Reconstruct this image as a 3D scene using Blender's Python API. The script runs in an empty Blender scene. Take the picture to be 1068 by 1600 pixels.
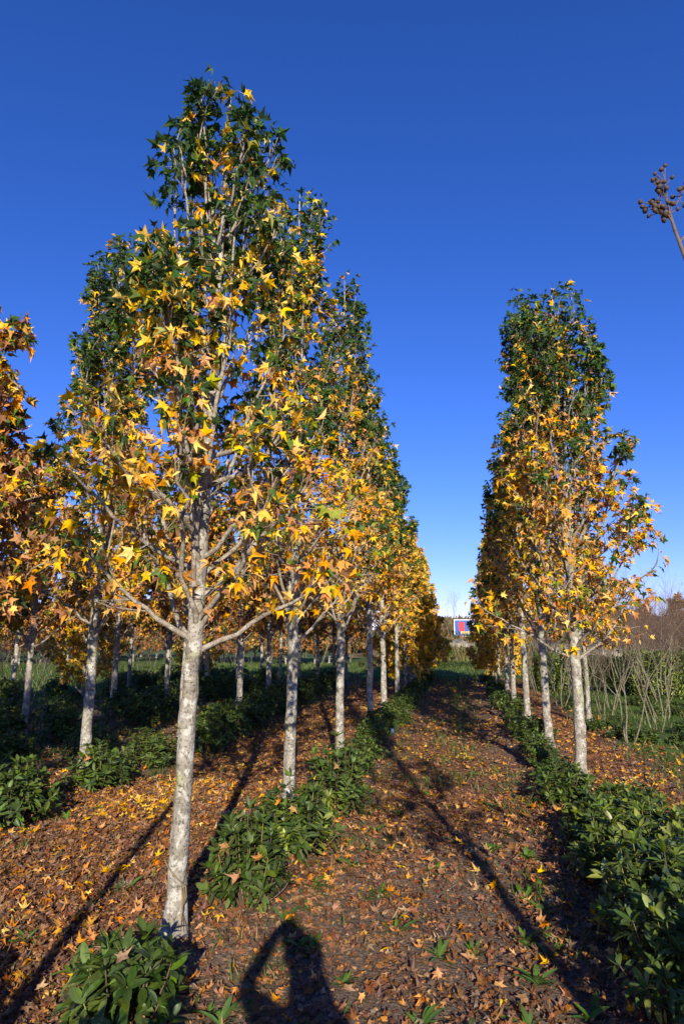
import bpy, math, random
import numpy as np
from mathutils import Vector, Matrix

random.seed(7)
rng = np.random.default_rng(11)
scene = bpy.context.scene
COL = scene.collection
R_ = math.radians

# ------------------------------------------------------------------ camera
CAM_H = 1.7
PITCH, YAW = R_(11.31), R_(10.06)
cam_d = bpy.data.cameras.new('Camera')
cam = bpy.data.objects.new('Camera', cam_d)
COL.objects.link(cam)
cam.location = (0, 0, CAM_H)
cam.rotation_euler = (R_(90) + PITCH, 0, YAW)
cam_d.sensor_fit = 'VERTICAL'
cam_d.sensor_height = 36
cam_d.lens = 36 * 1000 / 1600
cam_d.clip_start = 0.02
cam_d.clip_end = 5000
scene.camera = cam

# ------------------------------------------------------------------ sky and sun
SUN_EL, SUN_AZ = R_(21.5), R_(13.8)          # sun behind the camera, a little to its right
sun_dir = Vector((math.sin(SUN_AZ) * math.cos(SUN_EL), -math.cos(SUN_AZ) * math.cos(SUN_EL), math.sin(SUN_EL)))
world = bpy.data.worlds.new('World')
scene.world = world
world.use_nodes = True
wn, wl = world.node_tree.nodes, world.node_tree.links
wn.clear()
sky = wn.new('ShaderNodeTexSky')
sky.sky_type = 'NISHITA'
sky.sun_disc = False
sky.sun_elevation = SUN_EL
sky.sun_rotation = R_(180) - SUN_AZ
sky.altitude = 100
sky.air_density = 1.0
sky.dust_density = 0.0
sky.ozone_density = 5.0
hs = wn.new('ShaderNodeHueSaturation')
hs.inputs['Saturation'].default_value = 1.18
hs.inputs['Value'].default_value = 1.0
bg = wn.new('ShaderNodeBackground')
bg.inputs['Strength'].default_value = 0.115
wo = wn.new('ShaderNodeOutputWorld')
wl.new(sky.outputs[0], hs.inputs['Color'])
tint = wn.new('ShaderNodeMix'); tint.data_type = 'RGBA'; tint.blend_type = 'MULTIPLY'
tint.inputs['Factor'].default_value = 1.0
tint.inputs['B'].default_value = (0.96, 0.77, 1.24, 1)      # the deep blue of the picture's clear autumn sky
wl.new(hs.outputs[0], tint.inputs['A'])
wl.new(tint.outputs['Result'], bg.inputs['Color'])
wl.new(bg.outputs[0], wo.inputs['Surface'])
sun_d = bpy.data.lights.new('Sun', 'SUN')
sun_d.energy = 5.0
sun_d.angle = R_(0.53)
sun_d.color = (1.0, 0.90, 0.74)
sun = bpy.data.objects.new('Sun', sun_d)
COL.objects.link(sun)
sun.rotation_euler = (-sun_dir).to_track_quat('-Z', 'Y').to_euler()
sun.location = (5, -10, 12)

vs = scene.view_settings
vs.view_transform = 'Standard'
vs.look = 'None'
vs.exposure = 0.48
vs.gamma = 1.0
vs.use_curve_mapping = False
scene.cycles.max_bounces = 6
scene.cycles.transparent_max_bounces = 4

# ------------------------------------------------------------------ helpers
def project(p):
    """pixel of the 1068 x 1600 picture, used only to sort things by how large they show"""
    c, s = math.cos(PITCH), math.sin(PITCH)
    F = np.array([-math.sin(YAW) * c, math.cos(YAW) * c, s])
    Rv = np.array([math.cos(YAW), math.sin(YAW), 0])
    U = np.cross(Rv, F)
    q = np.atleast_2d(p) - np.array([0, 0, CAM_H])
    z = q @ F
    zz = np.where(np.abs(z) < 1e-4, 1e-4, z)
    return np.stack([534 + 1000 * (q @ Rv) / zz, 800 - 1000 * (q @ U) / zz, z], 1)

def in_view(p, m=0):
    u = project(p)
    return (u[:, 2] > 0.3) & (u[:, 0] > -m) & (u[:, 0] < 1068 + m) & (u[:, 1] > -m) & (u[:, 1] < 1600 + m)

_perm = np.random.default_rng(3).random((256, 256))
def vnoise(x, y):
    xi = np.floor(x).astype(int); yi = np.floor(y).astype(int)
    fx = x - xi; fy = y - yi
    fx = fx * fx * (3 - 2 * fx); fy = fy * fy * (3 - 2 * fy)
    g = lambda a, b: _perm[a & 255, b & 255]
    return (g(xi, yi) * (1 - fx) + g(xi + 1, yi) * fx) * (1 - fy) + (g(xi, yi + 1) * (1 - fx) + g(xi + 1, yi + 1) * fx) * fy

def ground_h(x, y):
    x = np.asarray(x, float); y = np.asarray(y, float)
    near = np.exp(-np.maximum(0, np.hypot(x, y - 6) - 8) / 14)
    h = (vnoise(x * 0.7 + 40, y * 0.7 + 9) - 0.5) * 0.09 + (vnoise(x * 2.6 + 3, y * 2.1 + 5) - 0.5) * 0.05
    h = h + ((vnoise((x * .8 + y * .6) * 6 + 11, (y * .8 - x * .6) * 6 + 2) - 0.5) * 0.03 + (vnoise((x * .5 - y * .87) * 14 + 1, (y * .5 + x * .87) * 14 + 7) - 0.5) * 0.014) * near
    for rx in (-7.7, -4.7, -1.68, 1.31):
        h = h + 0.05 * np.exp(-((x - rx) / 0.5) ** 2)
    return h

def gz(x, y):
    return float(ground_h(np.array([x]), np.array([y]))[0])

def new_mesh(name, V, T, mats, mi=None, smooth=True):
    V = np.asarray(V, np.float32); T = np.asarray(T, np.int32)
    me = bpy.data.meshes.new(name)
    me.vertices.add(len(V)); me.vertices.foreach_set('co', V.ravel())
    k = T.shape[1]
    me.loops.add(T.size); me.loops.foreach_set('vertex_index', T.ravel())
    me.polygons.add(len(T))
    me.polygons.foreach_set('loop_start', np.arange(0, T.size, k, dtype=np.int32))
    me.polygons.foreach_set('loop_total', np.full(len(T), k, np.int32))
    for m in mats:
        me.materials.append(m)
    if mi is not None:
        me.polygons.foreach_set('material_index', np.asarray(mi, np.int32))
    me.polygons.foreach_set('use_smooth', np.full(len(T), smooth, bool))
    me.update(calc_edges=True)
    return me

def tag(o, label=None, cat=None, group=None, kind=None):
    if label: o['label'] = label
    if cat: o['category'] = cat
    if group: o['group'] = group
    if kind: o['kind'] = kind
    return o

def obj(name, me, parent=None, loc=None):
    o = bpy.data.objects.new(name, me)
    COL.objects.link(o)
    if parent is not None: o.parent = parent
    if loc is not None: o.location = loc
    return o

def empty(name, loc=(0, 0, 0), rz=0):
    o = bpy.data.objects.new(name, None)
    o.empty_display_size = 0.2
    COL.objects.link(o)
    o.location = loc; o.rotation_euler = (0, 0, rz)
    return o

def copy_tree(o, parent=None):
    c = o.copy(); COL.objects.link(c); c.parent = parent
    for ch in list(o.children):
        copy_tree(ch, c)
    return c

class Geo:
    """collects triangles"""
    def __init__(s): s.V = []; s.T = []; s.M = []; s.n = 0
    def add(s, V, T, m=0):
        V = np.asarray(V, float); T = np.asarray(T, int)
        s.V.append(V); s.T.append(T + s.n); s.M.append(np.full(len(T), m)); s.n += len(V)
    def mesh(s, name, mats, smooth=True):
        return new_mesh(name, np.concatenate(s.V), np.concatenate(s.T), mats, np.concatenate(s.M), smooth)

def tube(P, rad, sides=6, cap=True):
    P = np.asarray(P, float); n = len(P); rad = np.broadcast_to(np.asarray(rad, float), (n,))
    t = np.gradient(P, axis=0); t /= np.linalg.norm(t, axis=1)[:, None] + 1e-9
    ref = np.array([1.0, 0, 0]) if abs(t[0, 0]) < 0.8 else np.array([0, 1.0, 0])
    a = np.cross(t, ref); a /= np.linalg.norm(a, axis=1)[:, None] + 1e-9
    b = np.cross(t, a)
    th = np.linspace(0, 2 * np.pi, sides, endpoint=False)
    V = P[:, None, :] + rad[:, None, None] * (np.cos(th)[None, :, None] * a[:, None, :] + np.sin(th)[None, :, None] * b[:, None, :])
    V = V.reshape(-1, 3)
    i = np.arange(n - 1)[:, None] * sides; j = np.arange(sides)[None, :]; k = (j + 1) % sides
    q1 = np.stack([i + j, i + k, i + sides + k], -1).reshape(-1, 3)
    q2 = np.stack([i + j, i + sides + k, i + sides + j], -1).reshape(-1, 3)
    T = np.concatenate([q1, q2])
    if cap:
        V = np.concatenate([V, P[-1:] + t[-1:] * rad[-1]])
        e = (n - 1) * sides
        T = np.concatenate([T, np.stack([e + np.arange(sides), e + (np.arange(sides) + 1) % sides, np.full(sides, len(V) - 1)], 1)])
    return V, T

def box(cx, cy, cz, sx, sy, sz):
    V = np.array([[x, y, z] for x in (-.5, .5) for y in (-.5, .5) for z in (-.5, .5)]) * [sx, sy, sz] + [cx, cy, cz]
    T = np.array([[0, 1, 3], [0, 3, 2], [4, 6, 7], [4, 7, 5], [0, 4, 5], [0, 5, 1], [2, 3, 7], [2, 7, 6], [0, 2, 6], [0, 6, 4], [1, 5, 7], [1, 7, 3]])
    return V, T

def unit(v):
    return v / (np.linalg.norm(v, axis=-1, keepdims=True) + 1e-9)

def instance(tv, tt, pos, axis, normal, scale, mats):
    """many leaves from one template: template x = side, y = axis, z = normal"""
    axis = unit(axis); side = unit(np.cross(axis, normal)); nrm = np.cross(side, axis)
    V = pos[:, None, :] + scale[:, None, None] * (tv[None, :, 0:1] * side[:, None, :] + tv[None, :, 1:2] * axis[:, None, :] + tv[None, :, 2:3] * nrm[:, None, :])
    T = tt[None] + (np.arange(len(pos)) * len(tv))[:, None, None]
    return V.reshape(-1, 3), T.reshape(-1, 3), np.repeat(mats, len(tt))

# ------------------------------------------------------------------ materials
def mat(name):
    m = bpy.data.materials.new(name); m.use_nodes = True
    n = m.node_tree.nodes; n.clear()
    return m, n, m.node_tree.links

def leaf_mat(name, col, rough=0.6, trans=0.25, hue=0.012, val=0.3, spec=0.18, sat=0.2):
    m, n, l = mat(name)
    geo = n.new('ShaderNodeNewGeometry'); oi = n.new('ShaderNodeObjectInfo')
    tc = n.new('ShaderNodeTexCoord')
    add = n.new('ShaderNodeMath'); add.operation = 'ADD'
    l.new(geo.outputs['Random Per Island'], add.inputs[0]); l.new(oi.outputs['Random'], add.inputs[1])
    wnz = n.new('ShaderNodeTexWhiteNoise'); wnz.noise_dimensions = '1D'
    l.new(add.outputs[0], wnz.inputs['W'])
    sep = n.new('ShaderNodeSeparateColor'); l.new(wnz.outputs['Color'], sep.inputs[0])
    def rm(sock, a, b):
        r = n.new('ShaderNodeMapRange'); r.inputs['To Min'].default_value = a; r.inputs['To Max'].default_value = b
        l.new(sock, r.inputs['Value']); return r.outputs[0]
    h = n.new('ShaderNodeHueSaturation'); h.inputs['Color'].default_value = (*col, 1)
    l.new(rm(sep.outputs[0], 0.5 - hue, 0.5 + hue), h.inputs['Hue'])
    l.new(rm(sep.outputs[1], 1 - sat, 1 + sat * .5), h.inputs['Saturation'])
    l.new(rm(sep.outputs[2], 1 - val, 1 + val), h.inputs['Value'])
    nz = n.new('ShaderNodeTexNoise'); nz.inputs['Scale'].default_value = 22; nz.inputs['Detail'].default_value = 3
    l.new(geo.outputs['Position'], nz.inputs['Vector'])
    mx = n.new('ShaderNodeMix'); mx.data_type = 'RGBA'; mx.blend_type = 'MULTIPLY'
    mx.inputs['Factor'].default_value = 1.0
    l.new(h.outputs[0], mx.inputs['A'])
    cr = n.new('ShaderNodeValToRGB')
    cr.color_ramp.elements[0].position = 0.3; cr.color_ramp.elements[0].color = (0.72, 0.66, 0.6, 1)
    cr.color_ramp.elements[1].position = 0.55; cr.color_ramp.elements[1].color = (1, 1, 1, 1)
    l.new(nz.outputs['Fac'], cr.inputs[0]); l.new(cr.outputs[0], mx.inputs['B'])
    p = n.new('ShaderNodeBsdfPrincipled')
    p.inputs['Roughness'].default_value = rough; p.inputs['Specular IOR Level'].default_value = spec
    l.new(mx.outputs['Result'], p.inputs['Base Color'])
    out = n.new('ShaderNodeOutputMaterial')
    if trans > 0:
        t = n.new('ShaderNodeBsdfTranslucent'); l.new(mx.outputs['Result'], t.inputs['Color'])
        ms = n.new('ShaderNodeMixShader'); ms.inputs[0].default_value = trans
        l.new(p.outputs[0], ms.inputs[1]); l.new(t.outputs[0], ms.inputs[2]); l.new(ms.outputs[0], out.inputs[0])
    else:
        l.new(p.outputs[0], out.inputs[0])
    return m

LEAF = [leaf_mat('leaf_dark_green', (0.046, 0.100, 0.024)),
        leaf_mat('leaf_mid_green', (0.10, 0.18, 0.024)),
        leaf_mat('leaf_yellow_green', (0.33, 0.34, 0.02)),
        leaf_mat('leaf_yellow', (0.92, 0.60, 0.012), val=.15),
        leaf_mat('leaf_golden', (0.88, 0.47, 0.014), val=.18),
        leaf_mat('leaf_orange', (0.74, 0.31, 0.025)),
        leaf_mat('leaf_orange_brown', (0.52, 0.235, 0.06)),
        leaf_mat('leaf_brown', (0.25, 0.120, 0.046), trans=.12),
        leaf_mat('leaf_red_brown', (0.25, 0.100, 0.042), trans=.12),
        leaf_mat('leaf_tan', (0.46, 0.28, 0.12), trans=.12),
        leaf_mat('leaf_dead_dark', (0.115, 0.060, 0.036), trans=0, rough=.6),
        leaf_mat('leaf_dead_grey', (0.20, 0.145, 0.095), trans=0, rough=.7)]
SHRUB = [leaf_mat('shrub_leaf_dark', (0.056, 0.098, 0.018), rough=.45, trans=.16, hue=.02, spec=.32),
         leaf_mat('shrub_leaf', (0.105, 0.165, 0.024), rough=.45, trans=.18, hue=.02, spec=.32),
         leaf_mat('shrub_leaf_new', (0.24, 0.29, 0.035), rough=.36, trans=.25, hue=.02, spec=.5),
         leaf_mat('shrub_stem', (0.20, 0.19, 0.05), rough=.6, trans=0),
         leaf_mat('shrub_wood', (0.13, 0.09, 0.06), rough=.8, trans=0)]
GRASS = [leaf_mat('grass_blade', (0.075, 0.14, 0.022), rough=.5, trans=.25, hue=.03),
         leaf_mat('grass_blade_dry', (0.26, 0.22, 0.09), rough=.6, trans=.2),
         leaf_mat('weed_leaf', (0.10, 0.20, 0.025), rough=.45, trans=.25)]

def bark_mat(name, c_lo, c_mid, c_hi, lichen, scale=1.0, bump=0.6):
    m, n, l = mat(name)
    tc = n.new('ShaderNodeTexCoord'); oi = n.new('ShaderNodeObjectInfo')
    ad = n.new('ShaderNodeVectorMath'); ad.operation = 'ADD'
    l.new(tc.outputs['Object'], ad.inputs[0]); l.new(oi.outputs['Random'], ad.inputs[1])
    mp = n.new('ShaderNodeMapping'); mp.inputs['Scale'].default_value = (1, 1, 0.8)
    l.new(ad.outputs[0], mp.inputs[0])
    def noise(sc, det=5, rough=.6):
        z = n.new('ShaderNodeTexNoise'); z.inputs['Scale'].default_value = sc * scale
        z.inputs['Detail'].default_value = det; z.inputs['Roughness'].default_value = rough
        l.new(mp.outputs[0], z.inputs['Vector']); return z.outputs['Fac']
    def ramp(s, stops):
        r = n.new('ShaderNodeValToRGB'); e = r.color_ramp.elements
        e[0].position, e[0].color = stops[0][0], (*stops[0][1], 1)
        e[1].position, e[1].color = stops[-1][0], (*stops[-1][1], 1)
        for q, c in stops[1:-1]:
            k = e.new(q); k.color = (*c, 1)
        l.new(s, r.inputs[0]); return r.outputs[0]
    def mix(f, a, b, mode='MIX'):
        x = n.new('ShaderNodeMix'); x.data_type = 'RGBA'; x.blend_type = mode
        if isinstance(f, float): x.inputs['Factor'].default_value = f
        else: l.new(f, x.inputs['Factor'])
        for s, v in (('A', a), ('B', b)):
            if isinstance(v, tuple): x.inputs[s].default_value = (*v, 1)
            else: l.new(v, x.inputs[s])
        return x.outputs['Result']
    base = ramp(noise(9, 8, .7), [(0.30, c_lo), (0.47, c_mid), (0.66, c_hi)])
    l1 = ramp(noise(16, 4, .55), [(0.52, (0, 0, 0)), (0.57, (1, 1, 1))])
    c = mix(l1, base, lichen[0])
    l2 = ramp(noise(7.3, 4, .6), [(0.58, (0, 0, 0)), (0.66, (.8, .8, .8))])
    c = mix(l2, c, lichen[1])
    sp = ramp(noise(70, 3, .6), [(0.36, (0.25, 0.23, 0.2)), (0.47, (1, 1, 1))])
    c = mix(0.8, c, sp, 'MULTIPLY')
    # thin cracks running round the stem
    mp2 = n.new('ShaderNodeMapping'); mp2.inputs['Scale'].default_value = (6, 6, 42)
    l.new(ad.outputs[0], mp2.inputs[0])
    ck = n.new('ShaderNodeTexNoise'); ck.inputs['Scale'].default_value = scale; ck.inputs['Detail'].default_value = 3
    l.new(mp2.outputs[0], ck.inputs['Vector'])
    cc = ramp(ck.outputs['Fac'], [(0.30, (0.45, 0.42, 0.38)), (0.40, (1, 1, 1))])
    c = mix(0.7, c, cc, 'MULTIPLY')
    p = n.new('ShaderNodeBsdfPrincipled'); p.inputs['Roughness'].default_value = .85
    p.inputs['Specular IOR Level'].default_value = .2
    l.new(c, p.inputs['Base Color'])
    bm = n.new('ShaderNodeBump'); bm.inputs['Strength'].default_value = bump; bm.inputs['Distance'].default_value = .012
    l.new(noise(38, 6, .7), bm.inputs['Height']); l.new(bm.outputs[0], p.inputs['Normal'])
    out = n.new('ShaderNodeOutputMaterial'); l.new(p.outputs[0], out.inputs[0])
    return m

BARK = bark_mat('trunk_bark', (0.15, 0.13, 0.10), (0.28, 0.25, 0.195), (0.42, 0.39, 0.325), ((0.50, 0.48, 0.41), (0.38, 0.38, 0.19)), bump=.9)
LIMB = bark_mat('limb_bark', (0.13, 0.10, 0.075), (0.25, 0.205, 0.155), (0.36, 0.32, 0.255), ((0.40, 0.36, 0.30), (0.28, 0.27, 0.15)), scale=1.6)
BARE = bark_mat('bare_bark', (0.09, 0.065, 0.045), (0.17, 0.14, 0.095), (0.26, 0.225, 0.16), ((0.25, 0.235, 0.16), (0.19, 0.20, 0.10)), scale=1.5)
TWIG = bark_mat('bare_twig', (0.07, 0.045, 0.033), (0.12, 0.08, 0.06), (0.18, 0.13, 0.10), ((0.2, 0.13, 0.1), (0.17, 0.12, 0.09)), scale=1.5, bump=.2)

def plain(name, col, rough=.7, spec=.3, var=.25, sc=30.0, bump=.2):
    m, n, l = mat(name)
    tc = n.new('ShaderNodeTexCoord')
    z = n.new('ShaderNodeTexNoise'); z.inputs['Scale'].default_value = sc; z.inputs['Detail'].default_value = 5
    l.new(tc.outputs['Object'], z.inputs['Vector'])
    r = n.new('ShaderNodeValToRGB')
    r.color_ramp.elements[0].position = .3; r.color_ramp.elements[0].color = (*[c * (1 - var) for c in col], 1)
    r.color_ramp.elements[1].position = .7; r.color_ramp.elements[1].color = (*[min(1, c * (1 + var)) for c in col], 1)
    l.new(z.outputs['Fac'], r.inputs[0])
    p = n.new('ShaderNodeBsdfPrincipled'); p.inputs['Roughness'].default_value = rough; p.inputs['Specular IOR Level'].default_value = spec
    l.new(r.outputs[0], p.inputs['Base Color'])
    b = n.new('ShaderNodeBump'); b.inputs['Strength'].default_value = bump; b.inputs['Distance'].default_value = .01
    l.new(z.outputs['Fac'], b.inputs['Height']); l.new(b.outputs[0], p.inputs['Normal'])
    o = n.new('ShaderNodeOutputMaterial'); l.new(p.outputs[0], o.inputs[0])
    return m

def ground_material():
    m, n, l = mat('ground_soil_litter_grass')
    geo = n.new('ShaderNodeNewGeometry'); at = n.new('ShaderNodeAttribute'); at.attribute_name = 'cover'
    sp = n.new('ShaderNodeSeparateColor'); l.new(at.outputs['Color'], sp.inputs[0])
    def noise(sc, det=6, rough=.65):
        z = n.new('ShaderNodeTexNoise'); z.inputs['Scale'].default_value = sc; z.inputs['Detail'].default_value = det
        z.inputs['Roughness'].default_value = rough; l.new(geo.outputs['Position'], z.inputs['Vector']); return z
    def ramp(s, stops):
        r = n.new('ShaderNodeValToRGB'); e = r.color_ramp.elements
        e[0].position, e[0].color = stops[0][0], (*stops[0][1], 1)
        e[1].position, e[1].color = stops[-1][0], (*stops[-1][1], 1)
        for q, c in stops[1:-1]:
            k = e.new(q); k.color = (*c, 1)
        l.new(s, r.inputs[0]); return r.outputs[0]
    def mix(f, a, b):
        x = n.new('ShaderNodeMix'); x.data_type = 'RGBA'; l.new(f, x.inputs['Factor']); l.new(a, x.inputs['A']); l.new(b, x.inputs['B'])
        return x.outputs['Result']
    fine = noise(45); mid = noise(9)
    soil = ramp(fine.outputs['Fac'], [(.3, (.065, .044, .030)), (.5, (.165, .118, .080)), (.68, (.27, .205, .145))])
    vo = n.new('ShaderNodeTexVoronoi'); vo.inputs['Scale'].default_value = 16; l.new(geo.outputs['Position'], vo.inputs['Vector'])
    vs_ = n.new('ShaderNodeSeparateColor'); l.new(vo.outputs['Color'], vs_.inputs[0])
    litter = ramp(vs_.outputs[0], [(0, (.07, .038, .026)), (.35, (.14, .066, .036)), (.6, (.22, .105, .05)), (.8, (.30, .145, .05)), (1, (.42, .21, .05))])
    grass = ramp(noise(30).outputs['Fac'], [(.3, (.03, .06, .012)), (.5, (.075, .13, .024)), (.7, (.14, .18, .045))])
    def fac(ch, nz, lo, hi):
        a = n.new('ShaderNodeMath'); a.operation = 'ADD'; l.new(ch, a.inputs[0]); l.new(nz, a.inputs[1])
        r = n.new('ShaderNodeMapRange'); r.inputs['From Min'].default_value = lo; r.inputs['From Max'].default_value = hi; l.new(a.outputs[0], r.inputs['Value'])
        return r.outputs[0]
    c = mix(fac(sp.outputs[1], mid.outputs['Fac'], .9, 1.1), soil, litter)
    c = mix(fac(sp.outputs[0], mid.outputs['Fac'], .9, 1.15), c, grass)
    p = n.new('ShaderNodeBsdfPrincipled'); p.inputs['Roughness'].default_value = .95; p.inputs['Specular IOR Level'].default_value = .1
    l.new(c, p.inputs['Base Color'])
    b = n.new('ShaderNodeBump'); b.inputs['Strength'].default_value = 1; b.inputs['Distance'].default_value = .02
    l.new(fine.outputs['Fac'], b.inputs['Height']); l.new(b.outputs[0], p.inputs['Normal'])
    o = n.new('ShaderNodeOutputMaterial'); l.new(p.outputs[0], o.inputs[0])
    return m

# ------------------------------------------------------------------ layout
ROW_L = [(-1.64, 3.79), (-1.70, 6.57), (-1.70, 9.45), (-1.66, 12.35), (-1.70, 15.1), (-1.66, 18.0), (-1.68, 20.9), (-1.7, 23.7), (-1.66, 26.6), (-1.7, 29.4)]
ROW_R = [(1.31, 8.06), (1.35, 11.0), (1.33, 13.9), (1.30, 16.7), (1.34, 19.6), (1.31, 22.4), (1.33, 25.3), (1.3, 28.2)]
ROW_2 = [(-4.75, 5.15), (-4.75, 7.95), (-4.65, 10.7), (-4.4, 12.9), (-4.7, 16.0), (-4.65, 18.9), (-4.7, 21.8), (-4.7, 24.7), (-4.7, 27.5)]
ROW_3 = [(-7.75, 10.9), (-7.6, 13.7), (-7.7, 16.6), (-7.7, 19.4), (-7.7, 22.3), (-7.7, 25.2), (-7.7, 28.0)]
ROW_4 = [(-10.8, 14.6), (-10.7, 17.5), (-10.8, 20.4), (-10.7, 23.2), (-10.7, 26.2)]

def smooth01(a, b, x):
    t = np.clip((x - a) / (b - a), 0, 1); return t * t * (3 - 2 * t)

def cover(x, y):
    """grass and litter shares of the ground"""
    g = smooth01(-9, -12.5, x) + smooth01(2.0, 3.2, x) * .95 + smooth01(28, 33, y)
    g = g + .55 * np.exp(-((x + 0.05) / .45) ** 2) * smooth01(8.5, 13, y)            # strip between the wheel tracks
    g = g + .5 * np.exp(-((x + 3.9) / .35) ** 2) * smooth01(4, 6, y) + .5 * np.exp(-((x + 1.0) / .25) ** 2)
    g = g + .6 * np.exp(-((x + 6.2) / 1.0) ** 2) + .3 * smooth01(2.2, 1.6, y)
    li = .65 * np.exp(-((x + 2.9) / 1.3) ** 2) + .5 * np.exp(-((x + .2) / 1.2) ** 2) * smooth01(3.5, 8, y) + .6 * np.exp(-((x - 2.0) / .6) ** 2) + .1
    return np.clip(g, 0, 1), np.clip(li, 0, 1)

# ------------------------------------------------------------------ ground
def grow(a, b, n, p=2.2):
    return a + (b - a) * np.linspace(0, 1, n + 1)[1:] ** p
xs = np.concatenate([grow(-6, -700, 40, 3)[::-1], np.arange(-6, 4.5, .055), grow(4.5, 700, 40, 3)])
ys = np.concatenate([grow(1.5, -120, 26, 2.5)[::-1], np.arange(1.5, 12, .055), np.arange(12, 40, .25), grow(40, 1200, 30, 3)])
X, Y = np.meshgrid(xs, ys)
Z = ground_h(X, Y)
nx, ny = len(xs), len(ys)
ii = (np.arange(ny - 1)[:, None] * nx + np.arange(nx - 1)[None]).ravel()
quads = np.stack([ii, ii + 1, ii + nx + 1, ii + nx], 1)
gm = new_mesh('ground', np.stack([X, Y, Z], -1).reshape(-1, 3), quads, [ground_material()])
g_, li_ = cover(X.ravel(), Y.ravel())
ca = gm.color_attributes.new('cover', 'FLOAT_COLOR', 'POINT')
ca.data.foreach_set('color', np.stack([g_, li_, g_ * 0, g_ * 0 + 1], 1).astype(np.float32).ravel())
tag(obj('ground', gm), kind='structure')

# bank at the far end of the rows, and the far rise behind it
def bank_mesh(name, x0, x1, prof, nxb, amp, mats, seed, fr=.9):
    xb = np.linspace(x0, x1, nxb); yb = np.array([p[0] for p in prof]); zb = np.array([p[1] for p in prof])
    XB, YB = np.meshgrid(xb, yb); ZB = np.repeat(zb[:, None], nxb, 1)
    nz = vnoise(XB * fr + seed, YB * fr + seed) - .5
    edge = np.clip(np.minimum(np.arange(len(prof)), np.arange(len(prof))[::-1]) / 1.0, 0, 1)[:, None]
    ZB = ZB + nz * amp * edge * np.maximum(ZB, .2); YB = YB + (vnoise(XB * fr * 1.9 + seed + 9, ZB * 2) - .5) * amp * edge
    tp = smooth01(0, .22, (XB - x0) / (x1 - x0)) * smooth01(1, .78, (XB - x0) / (x1 - x0)); ZB = (ZB + .35) * tp - .35
    q = (np.arange(len(prof) - 1)[:, None] * nxb + np.arange(nxb - 1)[None]).ravel()
    return new_mesh(name, np.stack([XB, YB, ZB], -1).reshape(-1, 3), np.stack([q, q + 1, q + nxb + 1, q + nxb], 1), mats)
STONY = plain('bank_stony', (.34, .30, .22), .95, .1, .6, 2.2, .8)
HEATH = plain('rise_heath', (.16, .12, .07), .95, .1, .5, .8, .8)
tag(obj('bank', bank_mesh('bank', -7, 14, [(43.5, -.2), (43.8, .3), (44.0, .7), (44.2, 1.1), (44.8, 1.35), (46.5, 1.45), (49, 1.5), (54, 1.55), (60, .5), (62, -.3)], 60, .5, [STONY], 5)), kind='structure')
tag(obj('rise', bank_mesh('rise', -16, 24, [(61, -.4), (66, .8), (72, 1.7), (78, 2.6), (84, 3.9), (90, 4.5), (110, 4.2), (150, -1)], 160, .3, [HEATH], 21, .16)), kind='structure')
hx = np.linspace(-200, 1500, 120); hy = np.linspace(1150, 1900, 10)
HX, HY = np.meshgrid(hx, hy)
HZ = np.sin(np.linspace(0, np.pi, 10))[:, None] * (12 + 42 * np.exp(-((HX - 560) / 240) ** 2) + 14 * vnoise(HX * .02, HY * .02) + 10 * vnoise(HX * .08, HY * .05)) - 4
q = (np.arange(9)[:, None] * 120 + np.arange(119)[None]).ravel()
tag(obj('hills', new_mesh('hills', np.stack([HX, HY, HZ], -1).reshape(-1, 3), np.stack([q, q + 1, q + 121, q + 120], 1), [plain('hill_woods_hazed', (.085, .09, .095), .95, .1, .4, .03, .3)])), kind='structure')  # woods toned blue-grey: the haze of distance is put into the colour

# ------------------------------------------------------------------ leaf templates
def star(detail=True, curl=.25, fold=.25, seed=0, skew=0.0):
    r = np.random.default_rng(seed)
    pts = [(0, .06)]
    lob = [(-124, .40), (-60, .60), (0, .70), (60, .60), (124, .40)]
    notch = [None, (-93, .25), (-30, .30), (30, .30), (93, .25)]
    c = np.array([0, .33])
    for i, (a, L) in enumerate(lob):
        L *= r.uniform(.88, 1.1); a += r.uniform(-6, 6)
        if notch[i]:
            na, nl = notch[i]; pts.append((c[0] + nl * math.sin(R_(na)), c[1] + nl * math.cos(R_(na))))
        if detail: pts.append((c[0] + L * .56 * math.sin(R_(a - 16)), c[1] + L * .56 * math.cos(R_(a - 16))))
        pts.append((c[0] + L * math.sin(R_(a)), c[1] + L * math.cos(R_(a))))
        if detail: pts.append((c[0] + L * .56 * math.sin(R_(a + 16)), c[1] + L * .56 * math.cos(R_(a + 16))))
    P = np.array([c] + pts)
    d = np.hypot(P[:, 0], P[:, 1] - .33)
    z = -curl * d ** 2 + fold * np.abs(P[:, 0]) + r.uniform(-.05, .05, len(P)) * (d > .3) + skew * P[:, 0] * P[:, 1]
    # petiole: a thin strip running back from the base
    n = len(pts)
    V = np.concatenate([np.column_stack([P, z]), [[-.012, .06, z[1]], [.012, .06, z[1]], [0, -.62, .16]]])
    T = [[0, 1 + (k + 1) % n, 1 + k] for k in range(n)] + [[n + 1, n + 2, n + 3]]
    return V, np.array(T)
STARS = [star(True, .35, .25, 1), star(True, .9, -.15, 2, .4), star(True, 1.3, .45, 3, -.4), star(True, .3, .95, 4, .3), star(True, 1.5, .9, 7, .6), star(True, .7, .6, 8, -.7)]
STARS_S = [star(False, .5, .3, 5), star(False, 1.1, .5, 6, .4), star(False, .6, .9, 9, -.4)]

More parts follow.
